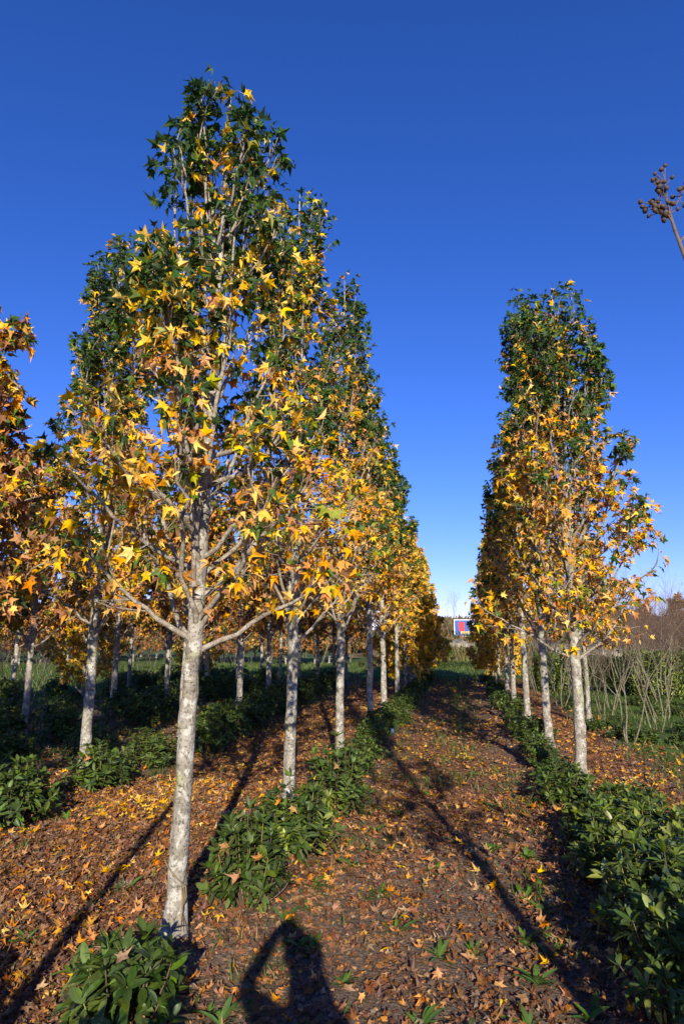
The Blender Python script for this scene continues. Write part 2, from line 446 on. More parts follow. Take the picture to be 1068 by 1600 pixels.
FALLEN = [star(True, .9, .5, 11, .5), star(True, -.7, .2, 12, -.6), star(True, 1.3, .8, 13, .3), star(True, -.3, .9, 14, .8)]
def crumple(seed):
    """dead leaf: a curled, half rolled star"""
    V, T = star(False, .3, .3, seed)
    r = np.random.default_rng(seed + 50)
    V = V[:-3]; T = T[:-1]
    ang = V[:, 0] * r.uniform(2.2, 3.8)
    R0 = .32
    V = np.column_stack([np.sin(ang) * R0 * .8, V[:, 1] * r.uniform(.85, 1.1), (1 - np.cos(ang)) * R0 + .35 * (V[:, 1] - .3) ** 2 * r.uniform(-.5, 1.5) + r.uniform(-.07, .07, len(V))])
    return V, T
CRUMPLE = [crumple(s) for s in (1, 2, 3, 4)]

def lance(w=.17, fold=.12, bend=.25):
    ys_ = [0, .22, .5, .78, 1.0]; ws = [.02, .75, 1, .72, 0]
    V = []; 
    for y_, k in zip(ys_, ws):
        zc = -bend * y_ * y_
        V += [(-w * k, y_, zc + fold * k), (0, y_, zc), (w * k, y_, zc + fold * k)]
    T = []
    for i in range(4):
        a = i * 3
        for s in (0, 1):
            T += [[a + s, a + s + 1, a + s + 4], [a + s, a + s + 4, a + s + 3]]
    return np.array(V), np.array(T)
LANCE = [lance(.17, .05, .2), lance(.15, .07, .5), lance(.19, .03, .05)]

# ------------------------------------------------------------------ sweetgum trees
def palette_pick(u, out, r, style):
    """colour index for leaves at crown height u (0 to 1)"""
    n = len(u)
    x = r.random(n)
    if style == 'brown':
        tab = np.array([.06, .06, .04, .08, .10, .14, .20, .20, .10, .02]); tab = tab / tab.sum()
        top = np.array([.22, .12, .06, .16, .14, .12, .10, .05, .02, .01]); w = np.clip((u - .55) / .35, 0, 1)
    elif style == 'dark':
        tab = np.array([.12, .08, .02, .02, .03, .07, .18, .28, .14, .06]); top = tab; w = u * 0
    elif style == 'yellow':
        tab = np.array([.02, .06, .14, .34, .26, .10, .05, .02, .005, .005])
        top = np.array([.06, .12, .2, .34, .2, .05, .02, .01, 0, 0]); w = np.clip((u - .5) / .4, 0, 1)
    elif style == 'gold':
        tab = np.array([.05, .06, .07, .22, .25, .20, .10, .03, .01, .01])
        top = np.array([.74, .16, .03, .05, .02, 0, 0, 0, 0, 0]); w = np.clip((u - .45) / .38, 0, 1)
    else:  # near tree: orange below, yellow in the middle, green top
        tab = np.array([.05, .05, .05, .25, .24, .20, .11, .03, .01, .01])
        midt = np.array([.32, .13, .08, .29, .13, .03, .02, 0, 0, 0])
        top = np.array([.76, .16, .03, .04, .01, 0, 0, 0, 0, 0])
        w1 = np.clip((u - .22) / .25, 0, 1)[:, None]; w = np.clip((u - .62) / .26, 0, 1)[:, None]
        p = tab * (1 - w1) + midt * w1; p = p * (1 - w) + top * w
        cs = np.cumsum(p / p.sum(1, keepdims=True), 1)
        return np.minimum((x[:, None] > cs).sum(1), 9)
    w = w[:, None]
    p = tab * (1 - w) + top * w
    cs = np.cumsum(p / p.sum(1, keepdims=True), 1)
    return np.minimum((x[:, None] > cs).sum(1), 9)

ENV_U = [0, .05, .14, .26, .38, .5, .62, .74, .86, .95, 1.0]
ENV_R = [.50, .86, 1.0, .96, .80, .65, .56, .48, .37, .24, .10]

def gen_tree(seed, H=6, zf=1.7, R=.85, trunk_r=.072, n_limb=26, twigs=9, leaves=7, style='near', lean=(0, 0),
             leaf_size=.115, low_sparse=1.0, sides=5, first=(), low_first=True):
    r = np.random.default_rng(seed)
    out = dict(limbs=[], H=H, zf=zf)
    # leader
    zz = np.concatenate([np.linspace(-.15, zf, 26), np.linspace(zf, H * .985, 26)[1:]])
    wob = np.cumsum(r.normal(0, 1, (len(zz), 2)), 0) * .0030
    wob -= wob[1]
    lx = lean[0] * zz / H + wob[:, 0]; ly = lean[1] * zz / H + wob[:, 1]
    P = np.column_stack([lx, ly, zz])
    tr = np.where(zz < zf, trunk_r * (1 - .16 * np.clip(zz, 0, zf) / zf), trunk_r * .80 * (1 - (zz - zf) / (H - zf)) ** 1.15 + .006)
    tr = tr * (1 + .65 * np.exp(-np.clip(zz - .02, 0, 9) / .07)) * (1 + r.uniform(-.012, .012, len(zz)))
    V, T = tube(P, tr, 18)
    V[:, :2] += (np.stack([vnoise(V[:, 2] * 9 + seed, V[:, 0] * 40 + V[:, 1] * 31), vnoise(V[:, 2] * 9 + 50, V[:, 0] * 37 - V[:, 1] * 41 + seed)], 1) - .5) * trunk_r * .16
    out['trunk'] = (V, T)
    at = lambda z: np.array([np.interp(z, zz, lx), np.interp(z, zz, ly), z])
    env = lambda u: R * np.interp(u, ENV_U, ENV_R)
    LP, LO, LU, LC = [], [], [], []
    balls = []
    def leafs(p, d, u, n, hue, spread=.058):
        for _ in range(n):
            a = r.normal(0, 1, 3); a[2] = abs(a[2]) * .3
            o = unit(d * .6 + a * .8)
            LP.append(p + o * spread * r.uniform(.5, 1.3)); LO.append(o); LU.append(u); LC.append(hue)
    nl = n_limb
    for i in range(nl):
        f = i / (nl - 1)
        s = zf - .03 + (H * .78 - zf) * f ** 1.25 + r.uniform(-.02, .02)
        az = first[i] if i < len(first) else i * 2.399 + r.uniform(-.4, .4)
        us = (s - zf) / (H - zf)
        rt = env(min(1, us + .10)) * r.uniform(.45, 1.0)
        if i < 6: rt = R * r.uniform(.75, 1.0)
        # height at which the envelope narrows to rt
        ug = np.linspace(us + .12, 1, 40); eg = env(ug)
        ok = ug[eg >= rt * .97]
        ut = ok.max() if len(ok) else us + .15
        ut = us + (ut - us) * (r.uniform(.45, .8) if r.random() < .45 else r.uniform(.85, 1.03))
        if i < 4 and low_first: ut = us + min(ut - us, r.uniform(.18, .4))
        zt = zf + ut * (H - zf)
        n = 12; t = np.linspace(0, 1, n)
        ex = r.uniform(.52, .85)
        rr = rt * t ** ex * (1 + .0 * t)
        rr = rr * (t ** .25)
        th = az + np.cumsum(r.normal(0, .07, n)) * t
        Q = np.column_stack([np.cos(th) * rr, np.sin(th) * rr, s + (zt - s) * t ** 1.05])
        Q[:, :2] += np.array([at(z)[:2] for z in np.minimum(Q[:, 2], H)])*1.0
        Q[1:] += np.cumsum(r.normal(0, .014, (n - 1, 3)), 0)
        r0 = np.interp(s, zz, tr) * r.uniform(.30, .44); r0 = min(r0, .0150)
        g = Geo()
        g.add(*tube(Q, r0 * (1 - t) ** .8 + .0042, sides + 2))
        Lm = np.linalg.norm(np.diff(Q, axis=0), axis=1).sum()
        nt = max(4, int(twigs * Lm / 1.2 * r.uniform(.8, 1.2)))
        hue = r.random()
        for k in range(nt):
            tt_ = r.uniform(.16, 1.0) ** .75
            b = np.array([np.interp(tt_, t, Q[:, c]) for c in range(3)])
            u = (b[2] - zf) / (H - zf)
            outw = np.array([b[0] - lx[-1] * b[2] / H, b[1] - ly[-1] * b[2] / H, 0]); outw = unit(outw)
            d = unit(outw * r.uniform(.0, .8) + np.array([0, 0, r.uniform(.35, 1.3)]) + r.normal(0, .35, 3))
            L = r.uniform(.08, .34) * (1 - .35 * max(0, u))
            if u < .22 and r.random() < .55:
                d = unit(outw * r.uniform(.5, 1.2) + r.normal(0, .45, 3) + np.array([0, 0, r.uniform(-.35, .3)])); L *= 1.25
            tip = b + d * L + np.array([0, 0, .25 * L])
            # stay inside the crown
            rad = np.hypot(tip[0] - at(min(tip[2], H))[0], tip[1] - at(min(tip[2], H))[1]); lim = env(np.clip((tip[2] - zf) / (H - zf), 0, 1)) * 1.08
            if rad > lim: 
                c0 = at(min(tip[2], H)); tip[:2] = c0[:2] + (tip[:2] - c0[:2]) * lim / rad
            mid = (b + tip) / 2 + r.normal(0, .03, 3) * L + outw * L * .12
            tb = np.array([b, mid, tip])
            g.add(*tube(tb, [.0042 + .003 * L, .0038, .0024], 4))
            ut_ = (tip[2] - zf) / (H - zf)
            dens = 1.0 if ut_ > .36 else (.40 + .60 * max(0, ut_) / .36) ** low_sparse
            hue_k = hue + (.9 if tt_ > .82 else 0) + r.uniform(-.35, .35)
            nn = int(round(leaves * dens * r.uniform(.5, 1.4)))
            leafs(tip, d, ut_, (nn + 1) // 2, hue_k)
            leafs(mid, d, ut_, nn // 3, hue_k)
            leafs(b * .3 + mid * .7, outw, ut_, nn - (nn + 1) // 2 - nn // 3, hue_k)
            if r.random() < .5:
                d2 = unit(d + r.normal(0, .6, 3)); tip2 = mid + d2 * L * .6
                g.add(*tube(np.array([mid, tip2]), [.003, .002], 3)); leafs(tip2, d2, ut_, max(1, nn // 3), hue_k)
            if r.random() < .12 and .12 < ut_ < .6:
                balls.append((mid, mid + np.array([r.normal(0, .02), r.normal(0, .02), -.07])))
        out['limbs'].append(g)
    # top of the leader
    for z in np.linspace(H * .80, H * .985, 26):
        leafs(at(z) + np.append(r.normal(0, .06, 2), 0), np.array([0, 0, .3]), (z - zf) / (H - zf), max(3, leaves - 2), 0, .11)
    LP = np.array(LP); LO = np.array(LO); LU = np.clip(np.array(LU), 0, 1); LC = np.array(LC)
    n = len(LP)
    idx = palette_pick(np.clip(LU + (LC - .5) * .34, 0, 1), LO, r, style)
    sc = leaf_size * r.uniform(.62, 1.2, n)
    ax = unit(LO * .75 + np.array([0, 0, -.75]) * r.uniform(.2, 1.3, (n, 1)) + r.normal(0, .25, (n, 3)))
    nm = unit(LO * [1, 1, .6] + np.array([0, 0, .35]) + r.normal(0, .55, (n, 3)))
    out.update(pos=LP, axis=ax, nrm=nm, scale=sc, col=idx, kind=r.integers(0, 6, n), balls=balls)
    return out

def crown_mesh(name, t, mask, simple=False):
    g = Geo(); Vs, Ts, Ms, n0 = [], [], [], 0
    tpl = STARS_S if simple else STARS
    for k, (tv, tt) in enumerate(tpl):
        m = mask & (t['kind'] % len(tpl) == k)
        if not m.any(): continue
        V, T, M = instance(tv, tt, t['pos'][m], t['axis'][m], t['nrm'][m], t['scale'][m], t['col'][m])
        Vs.append(V); Ts.append(T + n0); Ms.append(M); n0 += len(V)
    return new_mesh(name, np.concatenate(Vs), np.concatenate(Ts), LEAF, np.concatenate(Ms), False)

_single = {}
def single_leaf_mesh(kind, col, tpls=STARS, mats=LEAF, nm='leaf'):
    key = (nm, kind, col)
    if key not in _single:
        tv, tt = tpls[kind]
        _single[key] = new_mesh(nm, tv, tt, [mats[col]], None, False)
    return _single[key]

def leaf_matrix(p, a, n, s):
    a = a / np.linalg.norm(a); sd = np.cross(a, n); sd /= np.linalg.norm(sd) + 1e-9; nn = np.cross(sd, a)
    M = Matrix.Identity(4)
    for i in range(3):
        M[i][0] = sd[i] * s; M[i][1] = a[i] * s; M[i][2] = nn[i] * s; M[i][3] = p[i]
    return M

def ball_mesh():
    import bmesh
    bm = bmesh.new(); bmesh.ops.create_icosphere(bm, subdivisions=2, radius=.013)
    for i, v in enumerate(bm.verts):
        v.co *= 1.0 if i % 2 else 1.35
    me = bpy.data.meshes.new('seed_ball'); bm.to_mesh(me); bm.free()
    me.materials.append(leaf_mat('seed_ball_green', (.17, .18, .03), trans=0, rough=.7)); return me
BALL = ball_mesh()

def build_tree(t, loc, rz, label, group, n_leaf=0, limbs=True, simple=False, n_ball=0, cat='tree'):
    root = empty('sweetgum_tree', (loc[0], loc[1], gz(*loc)), rz)
    tag(root, label, cat, group)
    obj('trunk', new_mesh('trunk', *t['trunk'], [BARK]), root)
    if limbs:
        for g in t['limbs']:
            obj('limb', g.mesh('limb', [LIMB]), root)
    else:
        g = Geo()
        for q_ in t['limbs']:
            for V, T in zip(q_.V, q_.T): pass
            off = g.n; g.V += q_.V; g.T += [T + off for T in q_.T]; g.M += q_.M; g.n += q_.n
        obj('branches', g.mesh('branches', [LIMB]), root)
    mask = np.ones(len(t['pos']), bool); pick = []
    if n_leaf:
        c, s = math.cos(rz), math.sin(rz)
        wp = t['pos'] @ np.array([[c, s, 0], [-s, c, 0], [0, 0, 1]]) + np.array(root.location)
        u = project(wp); vis = in_view(wp)
        px = t['scale'] * 1000 / np.maximum(u[:, 2], .1) * vis
        # outer leaves on the camera's side show largest
        toward = -(wp[:, :2] - np.array(loc)) @ unit(np.array(loc, float))
        score = px * (1 + .5 * np.clip(toward, -.8, .8))
        pick = np.argsort(-score)[:n_leaf]; mask[pick] = False
    cr = obj('crown', crown_mesh('crown', t, mask, simple), root); tag(cr, kind='stuff')
    for i in pick:
        o = obj('leaf', single_leaf_mesh(int(t['kind'][i]), int(t['col'][i])), cr)
        o.matrix_local = leaf_matrix(t['pos'][i], t['axis'][i], t['nrm'][i], t['scale'][i])
    for a, b in t['balls'][:n_ball]:
        o = obj('seed_ball', BALL, root, b)
    return root

GL = 'sweetgum trees in the row left of the path'
GR = 'sweetgum trees in the row right of the path'
G2 = 'sweetgum trees in the second row on the left'
G3 = 'sweetgum trees in the rows far to the left'
ORD = ['first', 'second', 'third', 'fourth', 'fifth', 'sixth', 'seventh', 'eighth', 'ninth', 'tenth', 'eleventh', 'twelfth']

T_L1 = gen_tree(101, 5.68, 1.60, .92, .057, 48, 10, 7, 'near', (.14, .05), .098, .75, 5,
                first=(YAW + .15, YAW + 2.95, YAW + 3.6, YAW - .5, YAW + 4.6, YAW + 5.4, YAW + 2.2))
build_tree(T_L1, ROW_L[0], 0, 'nearest and tallest-looking sweetgum, white trunk, yellow and orange leaves under a green top', GL, 300, n_ball=26)
T_L2 = gen_tree(102, 7.0, 1.64, .92, .062, 44, 10, 7, 'near', (.05, 0), .098, .8, 5)
build_tree(T_L2, ROW_L[1], 0, 'sweetgum with lichen-spotted leaning trunk just behind the nearest white-trunked tree', GL, 300, n_ball=22)
T_L3 = gen_tree(103, 7.6, 1.64, .86, .062, 42, 9, 8, 'gold', (.08, 0), .1, 1.0, 4)
build_tree(T_L3, ROW_L[2], 0, 'third sweetgum from the camera in the row left of the path', GL, 260, n_ball=22)
T_R1 = gen_tree(104, 6.25, 1.45, 1.04, .068, 50, 11, 8, 'gold', (.05, 0), .1, .5, 5,
                first=(YAW + .1, YAW + 3.0, YAW + 4.1, YAW + 5.0, YAW + .8))
build_tree(T_R1, ROW_R[0], 0, 'nearest sweetgum right of the path, straight white trunk and wide golden crown', GR, 300, n_ball=8)
T_R2 = gen_tree(105, 7.9, 1.55, .86, .066, 42, 10, 9, 'gold', (-.05, 0), .1, 1.0, 4)
build_tree(T_R2, ROW_R[1], 0, 'tall sweetgum with a dark green tip, second in the row right of the path', GR, 200, limbs=True)
T_21 = gen_tree(106, 7.7, 1.6, 1.0, .070, 42, 10, 9, 'near', (0, 0), .105, .8, 4)
build_tree(T_21, ROW_2[1], 0, 'yellow sweetgum with grey trunk standing behind the nearest tree on its left', G2, 200)

# shared kinds for the rest
PROTO = {}
def proto(key, **kw):
    PROTO[key] = (kw, None)
    t = gen_tree(**kw)
    g = Geo()
    for q_ in t['limbs']:
        off = g.n; g.V += q_.V; g.T += [T + off for T in q_.T]; g.M += q_.M; g.n += q_.n
    PROTO[key] = (new_mesh('trunk', *t['trunk'], [BARK]), g.mesh('branches', [LIMB]), crown_mesh('crown', t, np.ones(len(t['pos']), bool), True))
proto('gold_a', seed=201, H=6.6, zf=1.58, R=.9, trunk_r=.065, n_limb=28, twigs=10, leaves=10, style='gold', leaf_size=.12, low_sparse=.7, sides=3)
proto('gold_b', seed=202, H=6.2, zf=1.56, R=.95, trunk_r=.068, n_limb=28, twigs=10, leaves=10, style='near', leaf_size=.12, low_sparse=.6, sides=3)
proto('brown_a', seed=203, H=6.0, zf=1.58, R=1.15, trunk_r=.07, n_limb=30, twigs=12, leaves=11, style='brown', leaf_size=.12, low_sparse=.3, sides=3)
proto('brown_b', seed=204, H=5.6, zf=1.6, R=1.2, trunk_r=.066, n_limb=30, twigs=12, leaves=11, style='brown', leaf_size=.12, low_sparse=.3, sides=3)
proto('yellow', seed=205, H=5.4, zf=.25, R=1.35, trunk_r=.06, n_limb=34, twigs=12, leaves=12, style='yellow', leaf_size=.13, low_sparse=.1, sides=3)

proto('bushy', seed=207, H=4.6, zf=.35, R=1.7, trunk_r=.07, n_limb=36, twigs=11, leaves=9, style='dark', leaf_size=.2, low_sparse=.1, sides=3)
proto('sparse', seed=208, H=7.2, zf=2.1, R=.62, trunk_r=.052, n_limb=24, twigs=8, leaves=7, style='gold', leaf_size=.11, low_sparse=1, sides=3)
proto('slender', seed=206, H=6.6, zf=3.0, R=.34, trunk_r=.042, n_limb=12, twigs=5, leaves=4, style='gold', leaf_size=.11, low_sparse=1, sides=3)

def place(key, loc, rz, sc, label, group):
    root = empty('sweetgum_tree', (loc[0], loc[1], gz(*loc)), rz)
    root.scale = (sc, sc, sc) if not isinstance(sc, tuple) else sc
    tag(root, label, 'tree', group)
    a, b, c = PROTO[key]
    obj('trunk', a, root); obj('branches', b, root); tag(obj('crown', c, root), kind='stuff')
    return root

for k, (p, key, sc) in enumerate(zip(ROW_L[3:], ['gold_a', 'gold_b', 'gold_a', 'yellow', 'yellow', 'yellow', 'yellow'], [(.95, .95, 1.08), 1.04, 1.0, 1.0, 1.0, 1.0, 1.0])):
    lb = '%s sweetgum from the camera in the row left of the path' % ORD[k + 3]
    if key == 'yellow': lb = '%s sweetgum left of the path, yellow leaves hanging low at the row end' % ORD[k + 3]
    place(key, p, k * 1.3 + .4, sc, lb, GL)
for k, (p, key, sc) in enumerate(zip(ROW_R[2:], ['gold_b', 'gold_a', 'gold_b', 'yellow', 'yellow', 'yellow'], [(.95, .95, 1.05), .95, .95, (.8, .8, 1.0), (.78, .78, 1.0), .75])):
    place(key, p, k * 1.7 + .9, sc, '%s sweetgum from the camera in the row right of the path' % ORD[k + 2], GR)
place('brown_b', (-4.74, 5.15), 2.0, (.95, .95, 1.0), 'sweetgum cut off by the left edge of the picture', G2)
for k, p in enumerate(ROW_2[2:]):
    place(['brown_a', 'brown_b'][k % 2], p, k * 1.1, .92 + .05 * (k % 3), '%s sweetgum with brownish crown in the second row on the left' % ORD[k + 2], G2)
for k, p in enumerate(ROW_3):
    place(['brown_b', 'brown_a'][k % 2], p, k * 1.9 + .3, .95 + .06 * (k % 2), '%s sweetgum of the third row on the left' % ORD[k], G3)
for k, p in enumerate(ROW_4):
    place(['brown_a', 'yellow', 'brown_b'][k % 3], p, k * 2.3 + .7, .95, '%s sweetgum of the fourth row on the left' % ORD[k], G3)
place('brown_b', (2.65, 14.7), 1.0, .8, 'thin grey-trunked sweetgum seen behind the nearest tree on the right', GR)
for k, p in enumerate([(-4.7, 2.3), (-4.75, -.6), (-7.7, 8.0), (-7.65, 5.2), (-10.7, 11.7), (-10.75, 8.8)]):
    place(['brown_a', 'brown_b'][k % 2], p, k * 1.4, 1.0, '%s of the row trees standing outside the picture on the left' % ORD[k], 'row trees outside the picture on the left')
# two trees of these rows behind the camera: only their long shadows reach into the picture
place('sparse', (1.48, -.18), 2.2, 1.0, 'sweetgum behind the camera whose thin shadow crosses the path', GR)
place('slender', (-1.37, .24), .6, 1.0, 'sweetgum beside the camera whose shadow runs up the left strip', GL)

# string tied round the nearest trunk
th = np.linspace(0, 2 * np.pi * 1.03, 26)
bx_, by_ = ROW_L[0]; bz = gz(bx_, by_)
S = np.column_stack([bx_ + .0655 * np.cos(th), by_ + .0655 * np.sin(th), bz + .33 - .07 * np.cos(th - .3)])
g = Geo(); g.add(*tube(S, .0035, 5))
for k in range(3):
    e = np.array([bx_ + .060 + .006 * k, by_ - .05 + .012 * k, bz + .27])
    g.add(*tube(np.array([e, e + [.012, -.012, -.05], e + [.016 - .012 * k, -.016, -.12], e + [.004 + .01 * k, -.004, -.22 - .01 * k]]), [.004, .005, .003, .0015], 4))
tag(obj('string', g.mesh('string', [plain('string_fibre', (.24, .17, .09), .9, .1)])), 'brown string tied round the foot of the nearest trunk', 'string')

# ------------------------------------------------------------------ shrubs
def gen_shrub(seed, w=.42, h=.55, shoots=75, leaf=.095, new=.04, whorl=8, stemmy=.0, depth=1.0):
    r = np.random.default_rng(seed)
    g = Geo(); P, A, N, C = [], [], [], []
    for i in range(shoots):
        ph = i * 2.399 + r.uniform(-.3, .3); q = math.sqrt((i + .5) / shoots)
        el = math.acos(min(1, q * .98))
        rad = q * w * r.uniform(.8, 1.1)
        z = h * (.30 + .70 * math.sin(el)) * (r.uniform(.72, 1.1) + (.22 if r.random() < .12 + stemmy * .25 else 0))
        if q > .85: z *= r.uniform(.45, 1)
        tip = np.array([math.cos(ph) * rad, math.sin(ph) * rad * depth, z])
        root = np.array([math.cos(ph) * rad * .25, math.sin(ph) * rad * .25, -.03])
        mid = root * .4 + tip * .6 + np.array([math.cos(ph), math.sin(ph), 0]) * rad * .18; mid[2] = z * .5
        t = np.linspace(0, 1, 5)[:, None]
        Q = (1 - t) ** 2 * root + 2 * t * (1 - t) * mid + t ** 2 * tip
        V, T = tube(Q, np.linspace(.006, .0028, 5), 4)
        g.add(V, T, 4 if r.random() > .35 + stemmy else 3)
        d = unit(Q[-1] - Q[-2])
        tone = 2 if r.random() < new else (0 if r.random() < .55 else 1)
        def put(p, el0, n, s):
            for k in range(n):
                a = k * 2.399 + r.uniform(-.4, .4)
                e1 = unit(np.cross(d, [.3, .2, .9])); e2 = np.cross(d, e1)
                o = e1 * math.cos(a) + e2 * math.sin(a)
                ax = unit(o + d * el0 * r.uniform(.5, 1.5) + r.normal(0, .15, 3) + np.array([0, 0, -.12]))
                P.append(p + o * .006); A.append(ax); N.append(unit(d * 1.0 + np.array([0, 0, .3]) - o * .2 + r.normal(0, .42, 3)))
                C.append((tone if r.random() < .8 else 1, s * r.uniform(.65, 1.2)))
        put(tip, r.uniform(.5, 1.6), whorl, leaf)
        for f, n in ((.88, 3), (.76, 3), (.62, 3), (.46, 2)):
            if z * f > .04:
                put((1 - f) ** 2 * root + 2 * f * (1 - f) * mid + f ** 2 * tip, .35, n, leaf * 1.02)
    n = len(P)
    return dict(stems=g, pos=np.array(P), axis=np.array(A), nrm=np.array(N), col=np.array([c[0] for c in C]), scale=np.array([c[1] for c in C]), kind=r.integers(0, 3, n))

def foliage_mesh(t, mask):
    Vs, Ts, Ms, n0 = [], [], [], 0
    for k, (tv, tt) in enumerate(LANCE):
        m = mask & (t['kind'] == k)
        if not m.any(): continue
        V, T, M = instance(tv, tt, t['pos'][m], t['axis'][m], t['nrm'][m], t['scale'][m], t['col'][m])
        Vs.append(V); Ts.append(T + n0); Ms.append(M); n0 += len(V)
    return new_mesh('foliage', np.concatenate(Vs), np.concatenate(Ts), SHRUB, np.concatenate(Ms), True)

def near_shrub(seed, loc, label, group, n_leaf=160, name='evergreen_shrub', **kw):
    t = gen_shrub(seed, **kw)
    root = empty(name, (loc[0], loc[1], gz(*loc))); tag(root, label, 'shrub', group)
    obj('stems', t['stems'].mesh('stems', SHRUB), root)
    wp = t['pos'] + np.array(root.location)
    u = project(wp); score = in_view(wp) * t['scale'] / np.maximum(u[:, 2], .1) * (1 - .35 * (wp[:, 1] - loc[1])) * (.4 + t['pos'][:, 2])
    pick = np.argsort(-score)[:n_leaf]; mask = np.ones(len(wp), bool); mask[pick] = False
    fo = tag(obj('foliage', foliage_mesh(t, mask), root), kind='stuff')
    for i in pick:
        o = obj('leaf', single_leaf_mesh(int(t['kind'][i]), int(t['col'][i]), LANCE, SHRUB, 'shrub_leaf'), fo)
        o.matrix_local = leaf_matrix(t['pos'][i], t['axis'][i], t['nrm'][i], t['scale'][i])
    return root

GSL = 'evergreen shrubs along the left tree row'
GSR = 'hedge shrubs along the right tree row'
GS2 = 'evergreen shrubs along the second row on the left'
near_shrub(301, (-1.50, 2.98), 'dark evergreen shrub in the bottom left, just in front of the nearest trunk', GSL, 200, w=.25, h=.31, shoots=36, leaf=.095)
near_shrub(302, (-2.35, 2.62), 'shaded evergreen shrub in the bottom left corner', GSL, 120, w=.26, h=.28, shoots=34, leaf=.095)
near_shrub(303, (-1.36, 4.25), 'rounded evergreen shrub close behind the nearest white trunk', GSL, 200, w=.25, h=.48, shoots=56, leaf=.085)
near_shrub(304, (-1.36, 5.42), 'wide sunlit evergreen shrub at the foot of the second trunk', GSL, 200, w=.36, h=.46, shoots=80, leaf=.085, new=.12)
near_shrub(305, (-1.26, 6.85), 'evergreen shrub between the second and third trunks of the left row', GSL, 150, w=.36, h=.58, shoots=80, leaf=.085, new=.06)
near_shrub(306, (-1.08, 1.35), 'tall evergreen shrub beside the camera on the left, added for its shade', GSL, 0, w=.30, h=.70, shoots=60, leaf=.105)  # this and the next two: unseen shrubs, added to shade the bottom left corner
near_shrub(307, (-1.66, 1.05), 'second tall evergreen shrub beside the camera on the left, added for its shade', GSL, 0, w=.32, h=.66, shoots=60, leaf=.105)
near_shrub(308, (-2.45, 1.05), 'tall evergreen shrub beside the camera at the far left, added for its shade', GSL, 0, w=.32, h=.66, shoots=60, leaf=.105)
hp = [(1.20, 2.75, .44, .58), (1.66, 3.05, .44, .58), (1.04, 3.50, .40, .50), (1.54, 3.85, .44, .53), (1.10, 4.30, .38, .47), (1.55, 4.75, .40, .47),
      (1.08, 5.15, .34, .40), (1.46, 5.55, .36, .41), (1.12, 6.00, .30, .32), (1.46, 6.55, .30, .29)]
HL = ['hedge shrub in the bottom right corner, largest and closest', 'tall hedge shrub at the right edge, second closest', 'hedge shrub third from the bottom right corner, on the path side',
      'hedge shrub fourth from the bottom right corner, on the outer side', 'hedge shrub fifth from the bottom right corner, on the path side', 'hedge shrub sixth from the bottom right corner, on the outer side']
for k, (x, y, w, h) in enumerate(hp):
    lb = HL[k] if k < 6 else '%s hedge shrub counted from the bottom right corner' % ORD[k]
    near_shrub(320 + k, (x, y), lb, GSR, 150 if k < 6 else 80, 'hedge_shrub', w=w, h=h, shoots=72, leaf=.088, new=.30, stemmy=.45, whorl=7)

SP = []
for k in range(5):
    t = gen_shrub(340 + k, w=.44, h=.50 - .04 * (k % 2), shoots=62, leaf=.10, new=.03 + .05 * (k == 4))
    SP.append((t['stems'].mesh('stems', SHRUB), foliage_mesh(t, np.ones(len(t['pos']), bool))))
def shrub(k, loc, rz, sc, label, group):
    root = empty('evergreen_shrub', (loc[0], loc[1], gz(*loc)), rz); root.scale = sc
    tag(root, label, 'shrub', group)
    obj('stems', SP[k % 5][0], root); tag(obj('foliage', SP[k % 5][1], root), kind='stuff')
n_ = 0
y = 8.3
while y < 29:
    x = -1.34 + random.uniform(-.12, .12); s = random.uniform(.65, .95)
    shrub(n_, (x, y), random.uniform(0, 6), (s, s, s * random.uniform(.85, 1.1)), '%s evergreen shrub beyond the third trunk of the left row' % (ORD[n_] if n_ < 12 else 'far, %dth' % (n_ + 1)), GSL)
    n_ += 1; y += random.uniform(.9, 1.15) + .03 * y
n_ = 0
y = 7.3
while y < 28:
    x = 1.18 + random.uniform(-.15, .12); s = random.uniform(.5, .85)
    shrub(n_ + 2, (x, y), random.uniform(0, 6), (s, s, s * random.uniform(.75, 1.0)), '%s low shrub past the near hedge under the right tree row' % (ORD[n_] if n_ < 12 else 'far, %dth' % (n_ + 1)), GSR)
    n_ += 1; y += random.uniform(.55, .95) + .03 * y
n_ = 0
for (x, y, s) in [(-4.3, 5.9, 1.1), (-5.25, 6.5, .85), (-4.15, 7.3, .9), (-4.1, 8.4, .85), (-5.4, 9.2, .9), (-3.9, 9.8, 1.0), (-4.05, 10.9, 1.1), (-4.3, 11.8, 1.0), (-4.1, 12.6, 1.0), (-4.3, 13.6, 1.1), (-4.2, 14.6, 1.0), (-4.4, 15.8, 1.1), (-4.3, 17.2, 1.1), (-4.4, 18.8, 1.2), (-4.4, 20.6, 1.2), (-4.5, 23, 1.2)]:
    shrub(n_ + 1, (x, y), random.uniform(0, 6), (s, s, s * .95), '%s evergreen shrub of the second row on the left, counted from the camera' % (ORD[n_] if n_ < 12 else '%dth' % (n_ + 1)), GS2)
    n_ += 1
n_ = 0
GS3 = 'dark evergreen shrubs far on the left'
ROWN = ['nearest', 'second', 'third', 'fourth', 'fifth', 'sixth']
for ri, (row, y0) in enumerate(((-6.6, 9.0), (-7.6, 10.2), (-9.2, 12.4), (-10.6, 14.2), (-12.2, 16.5), (-13.8, 19))):
    y = y0; j_ = 0
    while y < y0 + 15:
        s = random.uniform(.7, 1.25)
        shrub(n_, (row + random.uniform(-.3, .3), y), random.uniform(0, 6), (s, s, s * random.uniform(.8, 1.15)), '%s dark shrub in the %s shrub line beyond the second row on the left' % (ORD[j_ % 12], ROWN[ri]), GS3)
        n_ += 1; j_ += 1; y += random.uniform(1.5, 3.2)
GS4 = 'low shrubs under the bare trees on the right'
